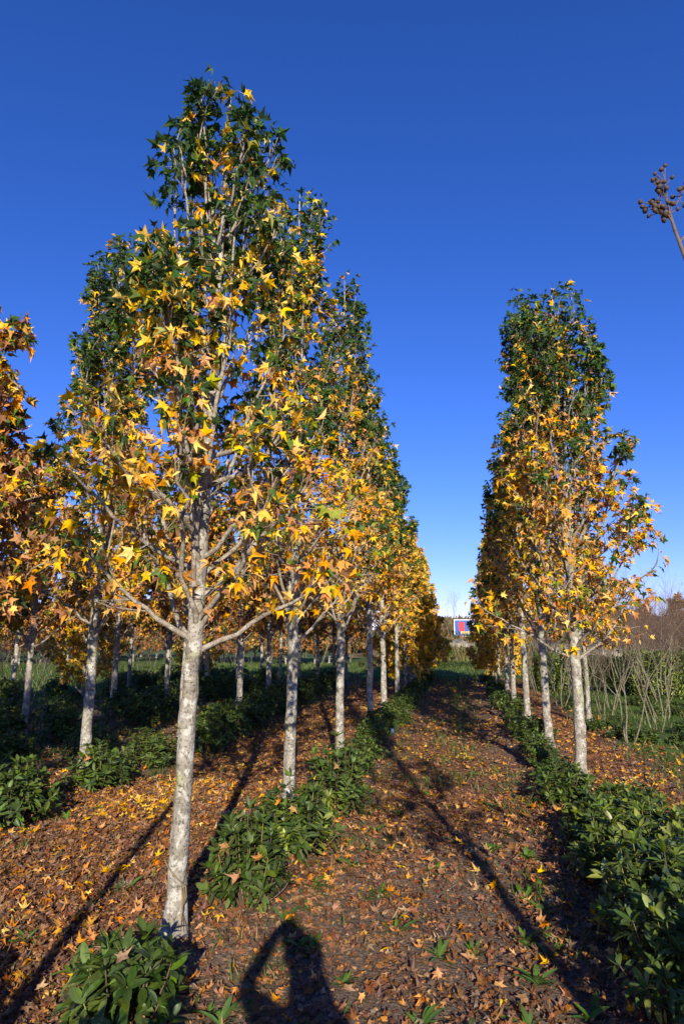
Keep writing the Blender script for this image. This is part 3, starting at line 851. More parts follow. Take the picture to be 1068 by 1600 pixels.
for k in range(30):
    x = random.uniform(2.5, 6.5); y = random.uniform(9.5, 20)
    if x > .36 * y + .2 or x < 2.35: continue
    s = random.uniform(.4, .7)
    shrub(k, (x, y), random.uniform(0, 6), (s, s, s * .7), 'low shrub on the grass under the bare trees on the right', GS4)

# plant tag on a shrub of the left row
g = Geo(); g.add(*box(0, 0, .17, .004, .004, .34)); 
tg = empty('plant_tag', (-1.02, 10.1, gz(-1.02, 10.1))); tag(tg, 'small white and green plant tag among the shrubs of the left row', 'tag')
obj('stake', g.mesh('stake', [plain('tag_stake', (.3, .28, .22))]), tg)
g = Geo(); g.add(*box(0, -.004, .36, .045, .003, .09)); obj('card', g.mesh('card', [plain('tag_card', (.72, .78, .66), .5, .4, .05)]), tg)
g = Geo(); g.add(*box(0, -.007, .335, .045, .003, .03)); obj('band', g.mesh('band', [plain('tag_green', (.08, .42, .14), .5, .4, .05)]), tg)

# ------------------------------------------------------------------ fallen leaves
def litter_density(x, y):
    d = .55 + .6 * np.exp(-((x + 2.9) / 1.2) ** 2) + .5 * np.exp(-((x - 2.0) / .6) ** 2)
    d = d - .30 * np.exp(-((x - .0) / .55) ** 2) * smooth01(8, 4.5, y)          # trodden middle of the path
    d = d * (.12 + 1.75 * (.6 * vnoise(x * 1.5 + 4, y * 1.5 + 8) + .4 * vnoise(x * 4.3 + 14, y * 4.3 + 28)))
    return np.clip(d * smooth01(-7.5, -6, x) * smooth01(3.6, 2.8, x), 0, 1.6)
def scatter(n, x0, x1, y0, y1, r):
    x = r.uniform(x0, x1, n); y = r.uniform(y0, y1, n)
    k = (r.random(n) * 1.3 < litter_density(x, y)) & (x > -.85 * y - .4) & (x < .42 * y + .5)
    return x[k], y[k]
r = np.random.default_rng(77)
lx, ly = [], []
for n, x0, x1, y0, y1 in ((64000, -5.5, 3.5, 2.2, 8), (32000, -7, 3.6, 8, 15), (16000, -7, 3.6, 15, 30)):
    a, b = scatter(n, x0, x1, y0, y1, r); lx.append(a); ly.append(b)
lx = np.concatenate(lx); ly = np.concatenate(ly); n = len(lx)
yel = (vnoise(lx * .9 + 70, ly * .9 + 31) > .74) | (np.exp(-(((lx + 3.2) / .5) ** 2 + ((ly - 6.6) / .6) ** 2)) > .4) | (np.exp(-(((lx + .4) / .7) ** 2 + ((ly - 10.5) / .8) ** 2)) > .45)
x_ = r.random(n)
far = smooth01(5, 9, ly)
base_p = np.array([[3, .004], [4, .010], [5, .035], [6, .13], [9, .04], [7, .28], [8, .25], [10, .21], [11, .05]])
yel_p = np.array([[3, .07], [4, .10], [5, .07], [6, .18], [9, .07], [7, .22], [8, .18], [10, .08], [11, .03]])
far_p = np.array([[3, .012], [4, .035], [5, .07], [6, .19], [9, .06], [7, .27], [8, .22], [10, .11], [11, .033]])
def pk(tab, xx):
    cs = np.cumsum(tab[:, 1] / tab[:, 1].sum()); return tab[np.minimum((xx[:, None] > cs).sum(1), len(tab) - 1), 0].astype(int)
col = np.where(yel, pk(yel_p, x_), np.where(r.random(n) < far, pk(far_p, x_), pk(base_p, x_)))
sc = r.uniform(.036, .088, n) * np.where(ly > 15, 1.25, 1)
ph = r.uniform(0, 2 * np.pi, n)
axis = np.column_stack([np.cos(ph), np.sin(ph), r.normal(0, .22, n)])
nrm = np.column_stack([r.normal(0, .34, n), r.normal(0, .34, n), np.ones(n)])
flip = r.random(n) < .5
bright = np.isin(col, [3, 4, 5])
pos = np.column_stack([lx, ly, ground_h(lx, ly) + r.uniform(.004, .03, n) + .012 * bright])
crum = (r.random(n) < np.where(bright, .35, .9))
kind = r.integers(0, 4, n)
# the brightest near leaves are single things
dist = np.hypot(lx, ly)
w_ = np.where(bright & in_view(pos), sc / dist, 0)
single = np.argsort(-w_)[:300]
GF = 'bright leaves fallen on the ground'
for i in single:
    side_l = lx[i] < -1.75
    me = single_leaf_mesh(int(kind[i]), int(col[i]), FALLEN, LEAF, 'fallen_leaf')
    o = obj('fallen_leaf', me)
    cn = {3: 'yellow', 4: 'golden', 5: 'orange'}[int(col[i])]
    tag(o, cn + (' fallen leaf on the brown litter left of the nearest tree row' if side_l else (' fallen leaf on the brown litter of the path between the rows' if lx[i] < 1.3 else ' fallen leaf on the brown litter right of the hedge')), 'leaf', GF + (' on the left' if side_l else ' on the path' if lx[i] < 1.3 else ' on the right'))
    M = leaf_matrix(pos[i] + np.array([0, 0, .01]), axis[i], nrm[i] * (1 if not flip[i] else 1), sc[i] * .95)
    o.matrix_world = M
rest = np.ones(n, bool); rest[single] = False
Vs, Ts, Ms, n0 = [], [], [], 0
nrm2 = nrm * np.where(flip, -1, 1)[:, None]
for k in range(4):
    for tpl, cm in ((CRUMPLE[k], crum), (STARS_S[k % 2], ~crum)):
        m = rest & (kind == k) & cm
        V, T, M = instance(tpl[0], tpl[1], pos[m], axis[m], nrm2[m], sc[m], col[m])
        Vs.append(V); Ts.append(T + n0); Ms.append(M); n0 += len(V)
# crumbs: broken leaf bits and clods
nb = 42000
bx2 = r.uniform(-4.5, 3, nb); by2 = 2.4 + 9 * r.random(nb) ** 1.4
k = (bx2 > -.85 * by2 - .3) & (bx2 < .42 * by2 + .4); bx2 = bx2[k]; by2 = by2[k]; nb = len(bx2)
bp = np.column_stack([bx2, by2, ground_h(bx2, by2) + r.uniform(.001, .012, nb)])
tv = np.array([[-.4, 0, 0], [.35, .1, .1], [.5, .8, -.05], [-.2, 1, .15], [.05, .5, .22]]); tt = np.array([[0, 1, 4], [1, 2, 4], [2, 3, 4], [3, 0, 4]])
ph = r.uniform(0, 6.28, nb)
V, T, M = instance(tv, tt, bp, np.column_stack([np.cos(ph), np.sin(ph), r.normal(0, .4, nb)]), np.column_stack([r.normal(0, .5, nb), r.normal(0, .5, nb), np.ones(nb)]),
                   r.uniform(.010, .032, nb), r.choice([7, 8, 10, 11, 9, 6], nb, p=[.26, .26, .24, .10, .04, .10]))
Vs.append(V); Ts.append(T + n0); Ms.append(M)
tag(obj('leaf_litter', new_mesh('leaf_litter', np.concatenate(Vs), np.concatenate(Ts), LEAF, np.concatenate(Ms), False)),
    'brown and orange fallen leaves covering the soil between the rows', 'leaf litter', kind='stuff')
# leaves caught on the shrubs
GC = 'dead leaves caught on the shrubs'
for (x, y, z) in [(-1.42, 4.05, .40), (-1.22, 4.10, .34), (-1.34, 4.02, .24), (-1.48, 2.86, .33), (-1.30, 5.20, .42), (-1.22, 6.62, .50), (-1.45, 5.30, .42), (-4.2, 5.5, .48), (-4.4, 5.45, .5), (-4.1, 7.0, .38)]:
    o = obj('caught_leaf', single_leaf_mesh(random.randrange(4), random.choice([5, 6, 9, 6]), FALLEN, LEAF, 'fallen_leaf'))
    tag(o, 'dry orange leaf caught on top of an evergreen shrub', 'leaf', GC)
    o.matrix_world = leaf_matrix(np.array([x, y, z + gz(x, y)]), np.array([random.uniform(-1, 1), -.6, -.4]), np.array([random.uniform(-.5, .5), -.6, .8]), .085)

# ------------------------------------------------------------------ grass and weeds
r = np.random.default_rng(5)
def blades(n, x0, x1, y0, y1, h0, h1, dens):
    x = r.uniform(x0, x1, n); y = r.uniform(y0, y1, n)
    k = (r.random(n) < dens(x, y)) & (x > -.85 * y - .5) & (x < .42 * y + .6); x = x[k]; y = y[k]; m = len(x)
    p = np.column_stack([x, y, ground_h(x, y) - .004])
    a = np.column_stack([r.normal(0, .45, m), r.normal(0, .45, m), np.ones(m)])
    return p, a, np.column_stack([r.normal(0, 1, m), r.normal(0, 1, m), r.normal(0, .2, m)]), r.uniform(h0, h1, m)
tv = np.array([[-.055, 0, 0], [.055, 0, 0], [-.04, .55, .08], [.04, .55, .08], [0, 1, .3]]); tt = np.array([[0, 1, 3], [0, 3, 2], [2, 3, 4]])
clump = lambda x, y: smooth01(.5, .75, vnoise(x * 3.1 + 17, y * 3.1 + 3))
sets = [blades(26000, -5, 1.2, 2.3, 9, .04, .11, lambda x, y: clump(x, y) * np.clip(.75 * np.exp(-((x + .95) / .28) ** 2) + .7 * np.exp(-((x - .55) / .2) ** 2) + .3 * np.exp(-((x + 3.9) / .4) ** 2) + .10, 0, 1)),
        blades(40000, -6.5, 1.2, 8, 30, .07, .16, lambda x, y: clump(x, y) * np.clip(.8 * np.exp(-((x + .1) / .5) ** 2) + .4 * np.exp(-((x + 3.9) / .4) ** 2) + .7 * np.exp(-((x + 6.2) / .7) ** 2) + .05, 0, 1)),
        blades(46000, 2.0, 12, 6, 28, .07, .18, lambda x, y: (.3 + .7 * clump(x, y)) * smooth01(2.0, 3.2, x)),
        blades(9000, -6, 6, 26, 43, .10, .26, lambda x, y: .5 + .5 * clump(x, y)),
        blades(60000, -34, -6.5, 9, 45, .12, .30, lambda x, y: .4 + .6 * clump(x, y))]
Vs, Ts, Ms, n0 = [], [], [], 0
for p, a, nn, s in sets:
    V, T, M = instance(tv, tt, p, a, nn, s, (r.random(len(p)) < .16).astype(int))
    Vs.append(V); Ts.append(T + n0); Ms.append(M); n0 += len(V)
tag(obj('grass', new_mesh('grass', np.concatenate(Vs), np.concatenate(Ts), GRASS[:2], np.concatenate(Ms), True)), 'thin green grass growing in the strips and on the open ground', 'grass', kind='stuff')

def weed_mesh(seed):
    q = np.random.default_rng(seed); m = q.integers(6, 12)
    ph = q.uniform(0, 6.28, m); up = q.uniform(.35, 1.5, m)
    a = np.column_stack([np.cos(ph), np.sin(ph), up]); nn = np.column_stack([-np.cos(ph) * up, -np.sin(ph) * up, np.ones(m)])
    V, T, M = instance(*lance(.12, .03, .35), q.normal(0, .006, (m, 3)) * [1, 1, 0], a, nn, q.uniform(.06, .13, m), np.zeros(m, int))
    return new_mesh('weed', V, T, [GRASS[2]], M, True)
WEED = [weed_mesh(s) for s in range(6)]
GW = 'small weeds growing on the path'
spots = [(-.62, 3.6), (-.45, 4.2), (-.7, 4.6), (-1.0, 4.65), (-.75, 5.6), (-.62, 6.9), (.25, 7.4), (-.35, 7.8), (.2, 5.8), (-.25, 3.25), (.05, 4.1), (-.12, 4.05), (-.55, 4.75), (-.2, 5.3), (-.05, 3.2), (.34, 4.2), (.42, 4.05), (.36, 3.75), (.45, 4.6), (.3, 3.4), (.48, 5.0), (.5, 5.6), (.38, 6.2), (-.3, 6.5), (-.15, 7.2), (-.95, 4.3), (-1.05, 4.05), (-.85, 5.2), (-.8, 6.2), (-.3, 8.4), (.1, 8.9), (-.5, 9.4), (-.1, 6.0), (-.9, 3.9), (-1.25, 3.25), (-1.1, 3.1), (-2.5, 3.6), (-2.7, 3.4), (-2.2, 4.4), (-2.0, 4.6), (-3.6, 6.4), (-3.8, 6.1), (.15, 3.0), (.5, 3.5), (.46, 4.3), (.40, 4.9)]
for k, (x, y) in enumerate(spots):
    for j in range(1 + (k % 3 == 0)):
        xx, yy = x + random.uniform(-.05, .05), y + random.uniform(-.06, .06)
        o = obj('weed', WEED[(k + j) % 6], None, (xx, yy, gz(xx, yy) - .003)); o.rotation_euler = (0, 0, random.uniform(0, 6)); s = random.uniform(.7, 1.25); o.scale = (s, s, s)
        lft = x < -1.75
        tag(o, 'small green weed on the strip left of the nearest trunk' if lft else 'small green weed growing through the litter of the path', 'weed', GW if not lft else 'small weeds on the left strip')
# ------------------------------------------------------------------ bare multi-stem trees
def gen_bare(seed, stems=5, H=3.2, spread=.9, levels=4, base_r=.026):
    r = np.random.default_rng(seed); g = Geo()
    def branch(p, d, L, rad, lev):
        n = 5 if lev < 2 else 3
        pts = [p]; q = p.copy(); dd = d.copy()
        for _ in range(n - 1):
            dd = unit(dd + r.normal(0, .13, 3) + np.array([0, 0, .05])); q = q + dd * L / (n - 1); pts.append(q.copy())
        pts = np.array(pts); g.add(*tube(pts, np.linspace(rad, rad * .6, n), 6 if lev == 0 else (4 if lev == 1 else 3)), 0 if lev < 2 else 1)
        if lev < levels:
            for k in range(2 + (r.random() < .65) + (lev >= 2)):
                f = r.uniform(.45, 1.0) if k else 1.0
                b = np.array([np.interp(f, np.linspace(0, 1, n), pts[:, c]) for c in range(3)])
                branch(b, unit(dd + r.normal(0, .42, 3) + np.array([0, 0, .15])), L * r.uniform(.5, .78), rad * r.uniform(.42, .6), lev + 1)
    for i in range(stems):
        a = i * 6.28 / stems + r.uniform(-.5, .5)
        branch(np.array([math.cos(a) * .06, math.sin(a) * .06, -.1]), unit(np.array([math.cos(a) * spread * .35, math.sin(a) * spread * .35, 1.0])), H * r.uniform(.38, .5), base_r * r.uniform(.75, 1.1), 0)
    g.M = [np.asarray(m) for m in g.M]
    stem = Geo(); tw = Geo()
    for V, T, M in zip(g.V, g.T, g.M):
        base = T.min(); (stem if M[0] == 0 else tw).add(V, T - base, 0)
    return stem.mesh('stems', [BARE]), tw.mesh('twigs', [TWIG])
BT = [gen_bare(401, 4, 2.5, .9, 4, .017), gen_bare(402, 3, 2.7, .8, 4, .020), gen_bare(403, 4, 2.4, 1.2, 4, .016), gen_bare(404, 3, 2.9, .6, 5, .017)]
def bare(k, loc, rz, sc, label, group, z=None):
    root = empty('bare_tree', (loc[0], loc[1], gz(*loc) if z is None else z), rz); root.scale = (sc,) * 3
    tag(root, label, 'tree', group)
    obj('stems', BT[k % 4][0], root); obj('twigs', BT[k % 4][1], root)
GB = 'bare multi-stem trees on the right'
for k, (x, y, s, kk) in enumerate([(2.75, 11.9, .92, 1), (3.55, 13.2, 1.0, 0), (3.1, 15.2, 1.0, 2), (4.3, 15.4, 1.05, 1), (3.7, 17.5, 1.0, 0)]):
    bare(kk, (x, y), k * 1.3, s, '%s bare multi-stem tree counted from the camera on the right grass' % ORD[k], GB)
GB2 = 'bare trees of the thicket at the right'
nb = 0
for k in range(160):
    y = random.uniform(18, 46); x = random.uniform(2.4, .40 * y + .6)
    if x > .42 * y + .5: continue
    bare(k, (x, y), random.uniform(0, 6), random.uniform(.85, 1.2) * (1 + .006 * y), 'leafless brown tree in the thicket behind the right row', GB2); nb += 1
    if nb >= 80: break
GB3 = 'thin bare saplings on the field at the left'
nb = 0
for k in range(200):
    y = random.uniform(15, 48); x = random.uniform(-.80 * y, -8.5)
    bare(3 if k % 2 else 1, (x, y), random.uniform(0, 6), random.uniform(.5, .9), 'thin bare sapling on the open field at the left', GB3); nb += 1
    if nb >= 34: break
bare(0, (-.6, 86), .5, 1.55, 'bare pinkish tree on the rise behind the billboard', 'trees on the far rise', 4.2)
bare(2, (-3.2, 88), 2.5, 1.3, 'second bare tree on the far rise, left of the billboard', 'trees on the far rise', 4.2)
# tree line closing the view
GT = 'trees of the far tree line'
for k in range(110):
    a = R_(-44 + 68 * (k + .5) / 110 + random.uniform(-.5, .5)); d = random.uniform(46, 76)
    x, y = d * math.sin(a), d * math.cos(a)
    if -8 < x < 8: continue
    if k % 3 == 1: bare(k, (x, y), random.uniform(0, 6), random.uniform(1.4, 2.1), 'leafless tree in the far tree line', GT, -.2)
    else: place('bushy', (x, y), random.uniform(0, 6), random.uniform(.85, 1.25), 'leafy brown tree in the far tree line', GT)

# clipped hedges on the right
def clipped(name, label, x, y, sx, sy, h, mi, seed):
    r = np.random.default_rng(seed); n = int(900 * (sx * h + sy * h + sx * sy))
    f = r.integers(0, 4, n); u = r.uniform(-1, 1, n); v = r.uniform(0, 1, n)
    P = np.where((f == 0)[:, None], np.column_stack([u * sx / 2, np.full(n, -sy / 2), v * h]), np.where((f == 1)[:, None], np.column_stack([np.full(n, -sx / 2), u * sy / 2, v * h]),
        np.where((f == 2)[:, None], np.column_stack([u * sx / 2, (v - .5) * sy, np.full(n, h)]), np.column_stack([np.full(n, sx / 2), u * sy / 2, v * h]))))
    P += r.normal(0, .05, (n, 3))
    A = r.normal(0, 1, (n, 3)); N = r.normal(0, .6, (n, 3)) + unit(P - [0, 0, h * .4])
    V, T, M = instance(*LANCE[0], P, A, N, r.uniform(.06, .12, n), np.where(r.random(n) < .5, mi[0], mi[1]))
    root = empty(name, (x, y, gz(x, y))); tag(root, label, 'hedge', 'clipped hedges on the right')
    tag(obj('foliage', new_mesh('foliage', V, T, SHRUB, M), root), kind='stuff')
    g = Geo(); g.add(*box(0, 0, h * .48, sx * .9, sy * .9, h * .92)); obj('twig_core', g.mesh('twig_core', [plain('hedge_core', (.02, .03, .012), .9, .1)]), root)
clipped('clipped_hedge', 'yellowish green clipped hedge behind the bare trees on the right', 5.9, 21.0, 1.7, 1.2, 1.25, (1, 2), 1)
clipped('clipped_hedge', 'yellow-green clipped hedge glimpsed just right of the second right trunk', 3.4, 23.5, 1.5, 1.2, 1.15, (1, 2), 4)
clipped('clipped_hedge', 'dark green clipped hedge at the right edge of the picture', 7.7, 21.0, 1.3, 1.2, 1.35, (0, 1), 2)
clipped('clipped_hedge', 'long dark hedge in the shade behind the yellowish one', 6.6, 27.0, 6.0, 1.2, .95, (0, 0), 3)  # dark leaf tone throughout, the shade there put into the colour
clipped('clipped_hedge', 'low dark hedge closing the far end of the path', -.3, 41.8, 7.5, .7, .35, (0, 1), 6)

# dry reeds in front of the bank
r = np.random.default_rng(8); m = 2600
x = r.uniform(-5, 6, m); y = 43.2 + r.uniform(0, 1.2, m)
V, T, M = instance(tv, tt, np.column_stack([x, y, np.full(m, -.05)]), np.column_stack([r.normal(0, .2, m), r.normal(0, .2, m), np.ones(m)]), np.column_stack([r.normal(0, 1, m), -np.ones(m), r.normal(0, .2, m)]), r.uniform(.5, 1.7, m), (r.random(m) > .2).astype(int))
tag(obj('dry_grass', new_mesh('dry_grass', V, T, GRASS[:2], M)), 'pale dry grass standing against the stony bank', 'grass', kind='stuff')

# scrub on the far rise
m = 5000
x = r.uniform(-12, 18, m); y = r.uniform(66, 90, m)
zr = np.interp(y, [61, 66, 72, 78, 84, 90], [-.4, .8, 1.7, 2.6, 3.9, 4.5]) * smooth01(-16, -7, x) * smooth01(24, 15, x)
V, T, M = instance(tv * [3, 1, 1], tt, np.column_stack([x, y, zr - .35]), np.column_stack([r.normal(0, .3, m), r.normal(0, .3, m), np.ones(m)]), np.column_stack([r.normal(0, 1, m), -np.ones(m), r.normal(0, .2, m)]), r.uniform(.5, 1.1, m), r.integers(0, 4, m))
tag(obj('scrub', new_mesh('scrub', V, T, [GRASS[1], TWIG, LEAF[7], GRASS[0]], M)), 'brown scrub and dry grass covering the far rise', 'scrub', kind='stuff')

# ------------------------------------------------------------------ billboard
bb = empty('billboard', (1.55, 75, 1.9)); tag(bb, 'blue billboard with red patch and yellow lettering on the far bank', 'billboard')
def bpart(name, bx_, m):
    g = Geo()
    for b in bx_: g.add(*box(*b))
    return obj(name, g.mesh(name, [m], False), bb)
bpart('panel', [(0, 0, 1.1, 3.7, .08, 1.8)], plain('board_blue', (.035, .09, .34), .5, .4, .08, 3))
bpart('frame', [(0, -.03, 2.04, 3.9, .12, .09), (0, -.03, .16, 3.9, .12, .09), (-1.9, -.03, 1.1, .09, .12, 1.79), (1.9, -.03, 1.1, .09, .12, 1.79)], plain('board_white', (.8, .8, .8), .5, .4, .05))
bpart('red_patch', [(-1.1, -.05, 1.3, .65, .02, 1.0)], plain('board_red', (.75, .03, .05), .5, .4, .08))
bpart('white_shape', [(.25, -.05, 1.66, .9, .02, .26), (.85, -.05, 1.42, .6, .02, .18)], plain('board_print_white', (.78, .78, .8), .5, .4, .05))
bpart('yellow_lettering', [(-1.1 + .24 * i, -.05, .62 + .02 * (i % 2), .17, .02, .24 + .05 * (i % 3 == 0)) for i in range(10)], plain('board_yellow', (.85, .55, .03), .5, .4, .05))
for sx_ in (-1.3, 1.3): bpart('post', [(sx_, .12, .2, .12, .12, 2.4)], plain('board_post', (.2, .2, .2)))

# ------------------------------------------------------------------ crape myrtle with seed heads, at the right
c_, s_ = math.cos(PITCH), math.sin(PITCH)
r = np.random.default_rng(15)
cm = empty('crape_myrtle', (1.55, 1.30, gz(1.55, 1.30))); tag(cm, 'bare crape myrtle stem with dry seed capsules reaching in from the right', 'tree')
o0 = np.array([1.55, 1.30, 0])
CAP = plain('seed_capsule', (.085, .055, .035), .7, .3, .4, 90)
STEM = plain('myrtle_stem', (.17, .12, .085), .8, .2, .3, 60)
tip0 = np.array([.622, 1.705, 2.752]) - o0          # where the seed head forks
P = np.array([[0, 0, -.1], [-.06, .05, .7], [-.25, .18, 1.4], [-.62, .40, 2.1], [-.873, .445, 2.58], tip0])
g = Geo(); g.add(*tube(P, [.022, .018, .013, .009, .006, .0045], 8)); obj('stem', g.mesh('stem', [STEM]), cm)
g = Geo(); g.add(*tube(np.array([[.03, 0, -.1], [.15, -.1, .9], [.35, -.15, 1.9], [.5, -.1, 2.7]]), [.02, .015, .01, .004], 8)); obj('stem', g.mesh('stem', [STEM]), cm)
import bmesh
bm = bmesh.new(); bmesh.ops.create_icosphere(bm, subdivisions=2, radius=.0060)
for v in bm.verts: v.co.z *= 1.15
cap_me = bpy.data.meshes.new('seed_capsule'); bm.to_mesh(cap_me); bm.free(); cap_me.materials.append(CAP)
for p in cap_me.polygons: p.use_smooth = True
RV = np.array([math.cos(YAW), math.sin(YAW), 0])
g = Geo()
ends = []
for k in range(9):
    b = tip0 + unit(tip0 - P[-2]) * .007 * k + np.array([0, 0, .004 * k])
    d = unit(RV * r.uniform(-.9, .7) + np.array([0, 0, r.uniform(.25, 1.2)]) + np.array([r.normal(0, .3), r.normal(0, .3), 0]))
    L = r.uniform(.03, .07); e = b + d * L
    g.add(*tube(np.array([b, (b + e) / 2 + r.normal(0, .006, 3), e]), [.0025, .002, .0012], 5))
    for j in range(5):
        h = b + (e - b) * r.uniform(.45, 1); dd = unit(d + r.normal(0, .8, 3)); e2 = h + dd * r.uniform(.015, .04)
        g.add(*tube(np.array([h, e2]), [.0013, .001], 4)); ends.append(e2)
ax_ = [tip0 + unit(tip0 - P[-2]) * .007 * k + np.array([0, 0, .004 * k]) for k in range(-1, 10)]
g.add(*tube(np.array(ax_), np.linspace(.0045, .0018, 11), 6))
# long second fork, further right
b = P[-2] * .25 + tip0 * .75; e = b + RV * .05 + np.array([0, 0, .10])
g.add(*tube(np.array([b, b * .5 + e * .5 + RV * .01, e]), [.0028, .0022, .0015], 5))
for j in range(6):
    e2 = e + r.normal(0, .02, 3) + np.array([0, 0, .02]); g.add(*tube(np.array([e - [0, 0, .02], e2]), [.0013, .001], 4)); ends.append(e2)
sh_ = obj('seed_head', g.mesh('seed_head', [STEM]), cm)
for e in ends:
    o = obj('seed_capsule', cap_me, sh_, e); s = r.uniform(.8, 1.25); o.scale = (s, s, s * 1.1); o.rotation_euler = (r.uniform(-1, 1), r.uniform(-1, 1), 0)

# ------------------------------------------------------------------ photographer (stands at the camera; the shadow falls into the picture)
def skin_figure(name, verts, edges, radii, root_i, levels=2):
    me = bpy.data.meshes.new(name); me.from_pydata([tuple(v) for v in verts], edges, [])
    o = bpy.data.objects.new(name, me); COL.objects.link(o)
    o.modifiers.new('Skin', 'SKIN'); sub = o.modifiers.new('Sub', 'SUBSURF'); sub.levels = levels; sub.render_levels = levels
    for i, q_ in enumerate(radii):
        me.skin_vertices[0].data[i].radius = (q_, q_) if not isinstance(q_, tuple) else q_
    me.skin_vertices[0].data[root_i].use_root = True
    bpy.context.view_layer.update()
    dg = bpy.context.evaluated_depsgraph_get()
    res = bpy.data.meshes.new_from_object(o.evaluated_get(dg))
    bpy.data.objects.remove(o); res.name = name
    for p in res.polygons: p.use_smooth = True
    return res
CLOTH = plain('jacket_cloth', (.03, .035, .05), .9, .1); JEAN = plain('jeans', (.04, .06, .12), .9, .1); SKIN = plain('skin', (.45, .26, .18), .55, .4, .08); HAIR = plain('hair', (.03, .02, .015), .7, .3); SHOE = plain('shoe', (.04, .03, .025), .6, .3)
PX, PY = .09, -.20
def W(x, y, z): return (PX + x, PY + y, z * 1.03)
vs_, ed, ra = [], [], []
def v_(p, q_, parent=None):
    vs_.append(p); ra.append(q_)
    if parent is not None: ed.append((parent, len(vs_) - 1))
    return len(vs_) - 1
pel = v_(W(0, -.02, .88), (.155, .12)); wai = v_(W(0, -.02, 1.03), (.15, .115), pel); che = v_(W(0, -.01, 1.24), (.175, .125), wai); nk0 = v_(W(0, 0, 1.38), (.10, .085), che)
nek = v_(W(0, .02, 1.44), .085, nk0); jaw = v_(W(0, .035, 1.50), (.088, .09), nek); hed = v_(W(0, .03, 1.58), (.098, .105), jaw); crn = v_(W(0, .02, 1.645), (.062, .075), hed)
for sd in (-1, 1):
    hip = v_(W(sd * .10, -.02, .80), .098, pel); kn = v_(W(sd * .115, .02, .46), .066, hip); an = v_(W(sd * .12, -.02, .09), .046, kn); he = v_(W(sd * .12, -.03, .05), .045, an); toe = v_(W(sd * .14, .16, .04), .036, he)
    sho = v_(W(sd * .19, -.01, 1.36), .070, che)
    elb = v_(W(-.31, .04, 1.42) if sd < 0 else W(.17, .10, 1.12), .050, sho)
    wri = v_(W(-.17, .15, 1.655) if sd < 0 else W(.06, .14, 1.46), .031, elb)
    tgt = np.array(W(-.085, .165, 1.665) if sd < 0 else W(.03, .165, 1.56))
    w0 = np.array(vs_[wri]); pal = v_(tuple(w0 * .45 + tgt * .55), (.034, .022), wri)
    for k in range(4):
        off = np.array([0, .014 - .008 * k, .030 - .020 * k]); b = np.array(vs_[pal]) + off
        e1 = b + (tgt - w0) * .30 + [0, .018, 0]; e2 = e1 + (tgt - w0) * .22 + [0, .004, -.004]
        i1 = v_(tuple(b), .010, pal); i2 = v_(tuple(e1), .0085, i1); v_(tuple(e2), .0075, i2)
    b = np.array(vs_[pal]) + [0, -.022, .008]; i1 = v_(tuple(b), .011, pal); v_(tuple(b + (tgt - w0) * .35 + [0, -.006, .012]), .009, i1)
bm_ = skin_figure('body', vs_, ed, ra, pel, 2)
for m in (CLOTH, JEAN, SKIN, SHOE): bm_.materials.append(m)
hl = np.array([np.array(vs_[i]) for i in range(len(vs_)) if ra[i] in (.010, .0085, .0075, .011, .009, (.034, .022))])
for p in bm_.polygons:
    c = np.array(p.center); k = 0
    if c[2] < .085: k = 3
    elif c[2] < .90 and np.hypot(c[0] - PX, c[1] - PY) < .5: k = 1
    elif c[2] > 1.43 and abs(c[0] - PX) < .10 and c[1] < PY + .14: k = 2
    elif np.min(np.linalg.norm(hl - c, axis=1)) < .04: k = 2
    p.material_index = k
person = tag(obj('person', bm_), 'person in dark jacket and jeans holding a camera up before the face', 'person')
bm = bmesh.new(); bmesh.ops.create_uvsphere(bm, u_segments=20, v_segments=12, radius=1)
for v in bm.verts:
    v.co = Vector((PX + v.co.x * .108, PY + .012 + v.co.y * .112, 1.65 + v.co.z * .085))
bmesh.ops.delete(bm, geom=[v for v in bm.verts if v.co.y > PY + .07 and v.co.z < 1.67], context='VERTS')
hm = bpy.data.meshes.new('hair'); bm.to_mesh(hm); bm.free(); hm.materials.append(HAIR); obj('hair', hm, person)
g = Geo(); nf = PY + .128
g.add(*tube(np.array([[PX, nf, 1.63], [PX, nf + .014, 1.595], [PX, nf + .004, 1.585]]), [.007, .013, .009], 8), 0)
fo = obj('nose', g.mesh('nose', [SKIN]), person)
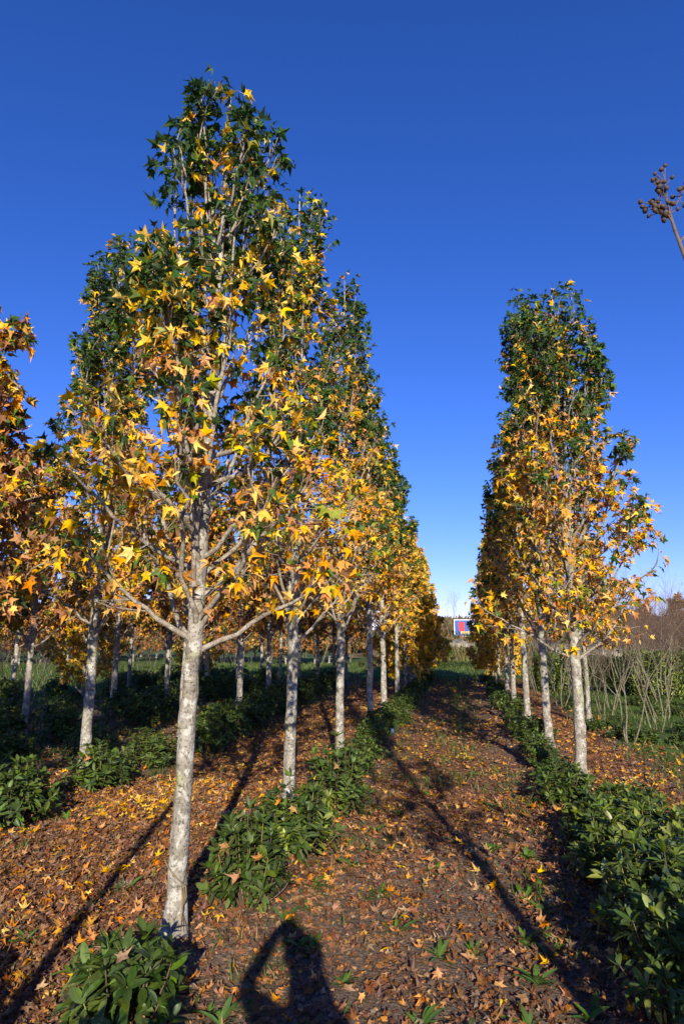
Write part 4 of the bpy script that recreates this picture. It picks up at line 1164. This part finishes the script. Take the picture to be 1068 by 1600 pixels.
for sd in (-1, 1):
    bm = bmesh.new(); bmesh.ops.create_uvsphere(bm, u_segments=10, v_segments=8, radius=.012)
    for v in bm.verts: v.co += Vector((PX + sd * .031, nf - .012, 1.628))
    e_ = bpy.data.meshes.new('eye'); bm.to_mesh(e_); bm.free(); e_.materials.append(plain('eye_white', (.7, .7, .68), .3, .5, .05)); obj('eye', e_, person)
    bm = bmesh.new(); bmesh.ops.create_uvsphere(bm, u_segments=10, v_segments=8, radius=1)
    for v in bm.verts: v.co = Vector((PX + sd * .10 + v.co.x * .012, PY + .02 + v.co.y * .02, 1.61 + v.co.z * .034))
    e_ = bpy.data.meshes.new('ear'); bm.to_mesh(e_); bm.free(); e_.materials.append(SKIN); obj('ear', e_, person)
g = Geo(); g.add(*tube(np.array([[PX - .025, nf - .012, 1.553], [PX, nf - .004, 1.551], [PX + .025, nf - .012, 1.553]]), [.004, .006, .004], 6)); obj('mouth', g.mesh('mouth', [plain('lips', (.4, .16, .14), .5, .3, .1)]), person)
hc = empty('handheld_camera', (.0, -.055, 1.665)); tag(hc, 'black camera held up in front of the photographer', 'camera')
BLK = plain('camera_black', (.015, .015, .016), .45, .4)
g = Geo(); g.add(*box(0, 0, 0, .13, .05, .085)); g.add(*box(0, .0, .052, .05, .045, .025)); g.add(*box(.055, .012, 0, .025, .04, .075)); obj('camera_body', g.mesh('camera_body', [BLK], False), hc)
g = Geo(); g.add(*tube(np.array([[0, .02, 0], [0, .045, 0]]), .034, 24)); obj('lens', g.mesh('lens', [BLK], False), hc)

# ------------------------------------------------------------------ number look-alikes from left to right in their labels
def nth(i):
    if i < 12: return ORD[i]
    return '%d%s' % (i + 1, {1: 'st', 2: 'nd', 3: 'rd'}.get((i + 1) % 10, 'th') if (i + 1) % 100 not in (11, 12, 13) else 'th')
_by = {}
for o in scene.objects:
    if o.parent is None and o.get('label') in ('leafless brown tree in the thicket behind the right row', 'thin bare sapling on the open field at the left', 'leafless tree in the far tree line',
            'leafy brown tree in the far tree line', 'low shrub on the grass under the bare trees on the right', 'small green weed growing through the litter of the path',
            'small green weed on the strip left of the nearest trunk', 'dry orange leaf caught on top of an evergreen shrub'):
        _by.setdefault(o['label'], []).append(o)
for lb, os_ in _by.items():
    os_.sort(key=lambda o: project(np.array(o.location))[0][0] if lb.find('leaf caught') < 0 else project(np.array(o.matrix_world.translation))[0][0])
    for i, o in enumerate(os_):
        o['label'] = '%s, %s from the left' % (lb, nth(i))
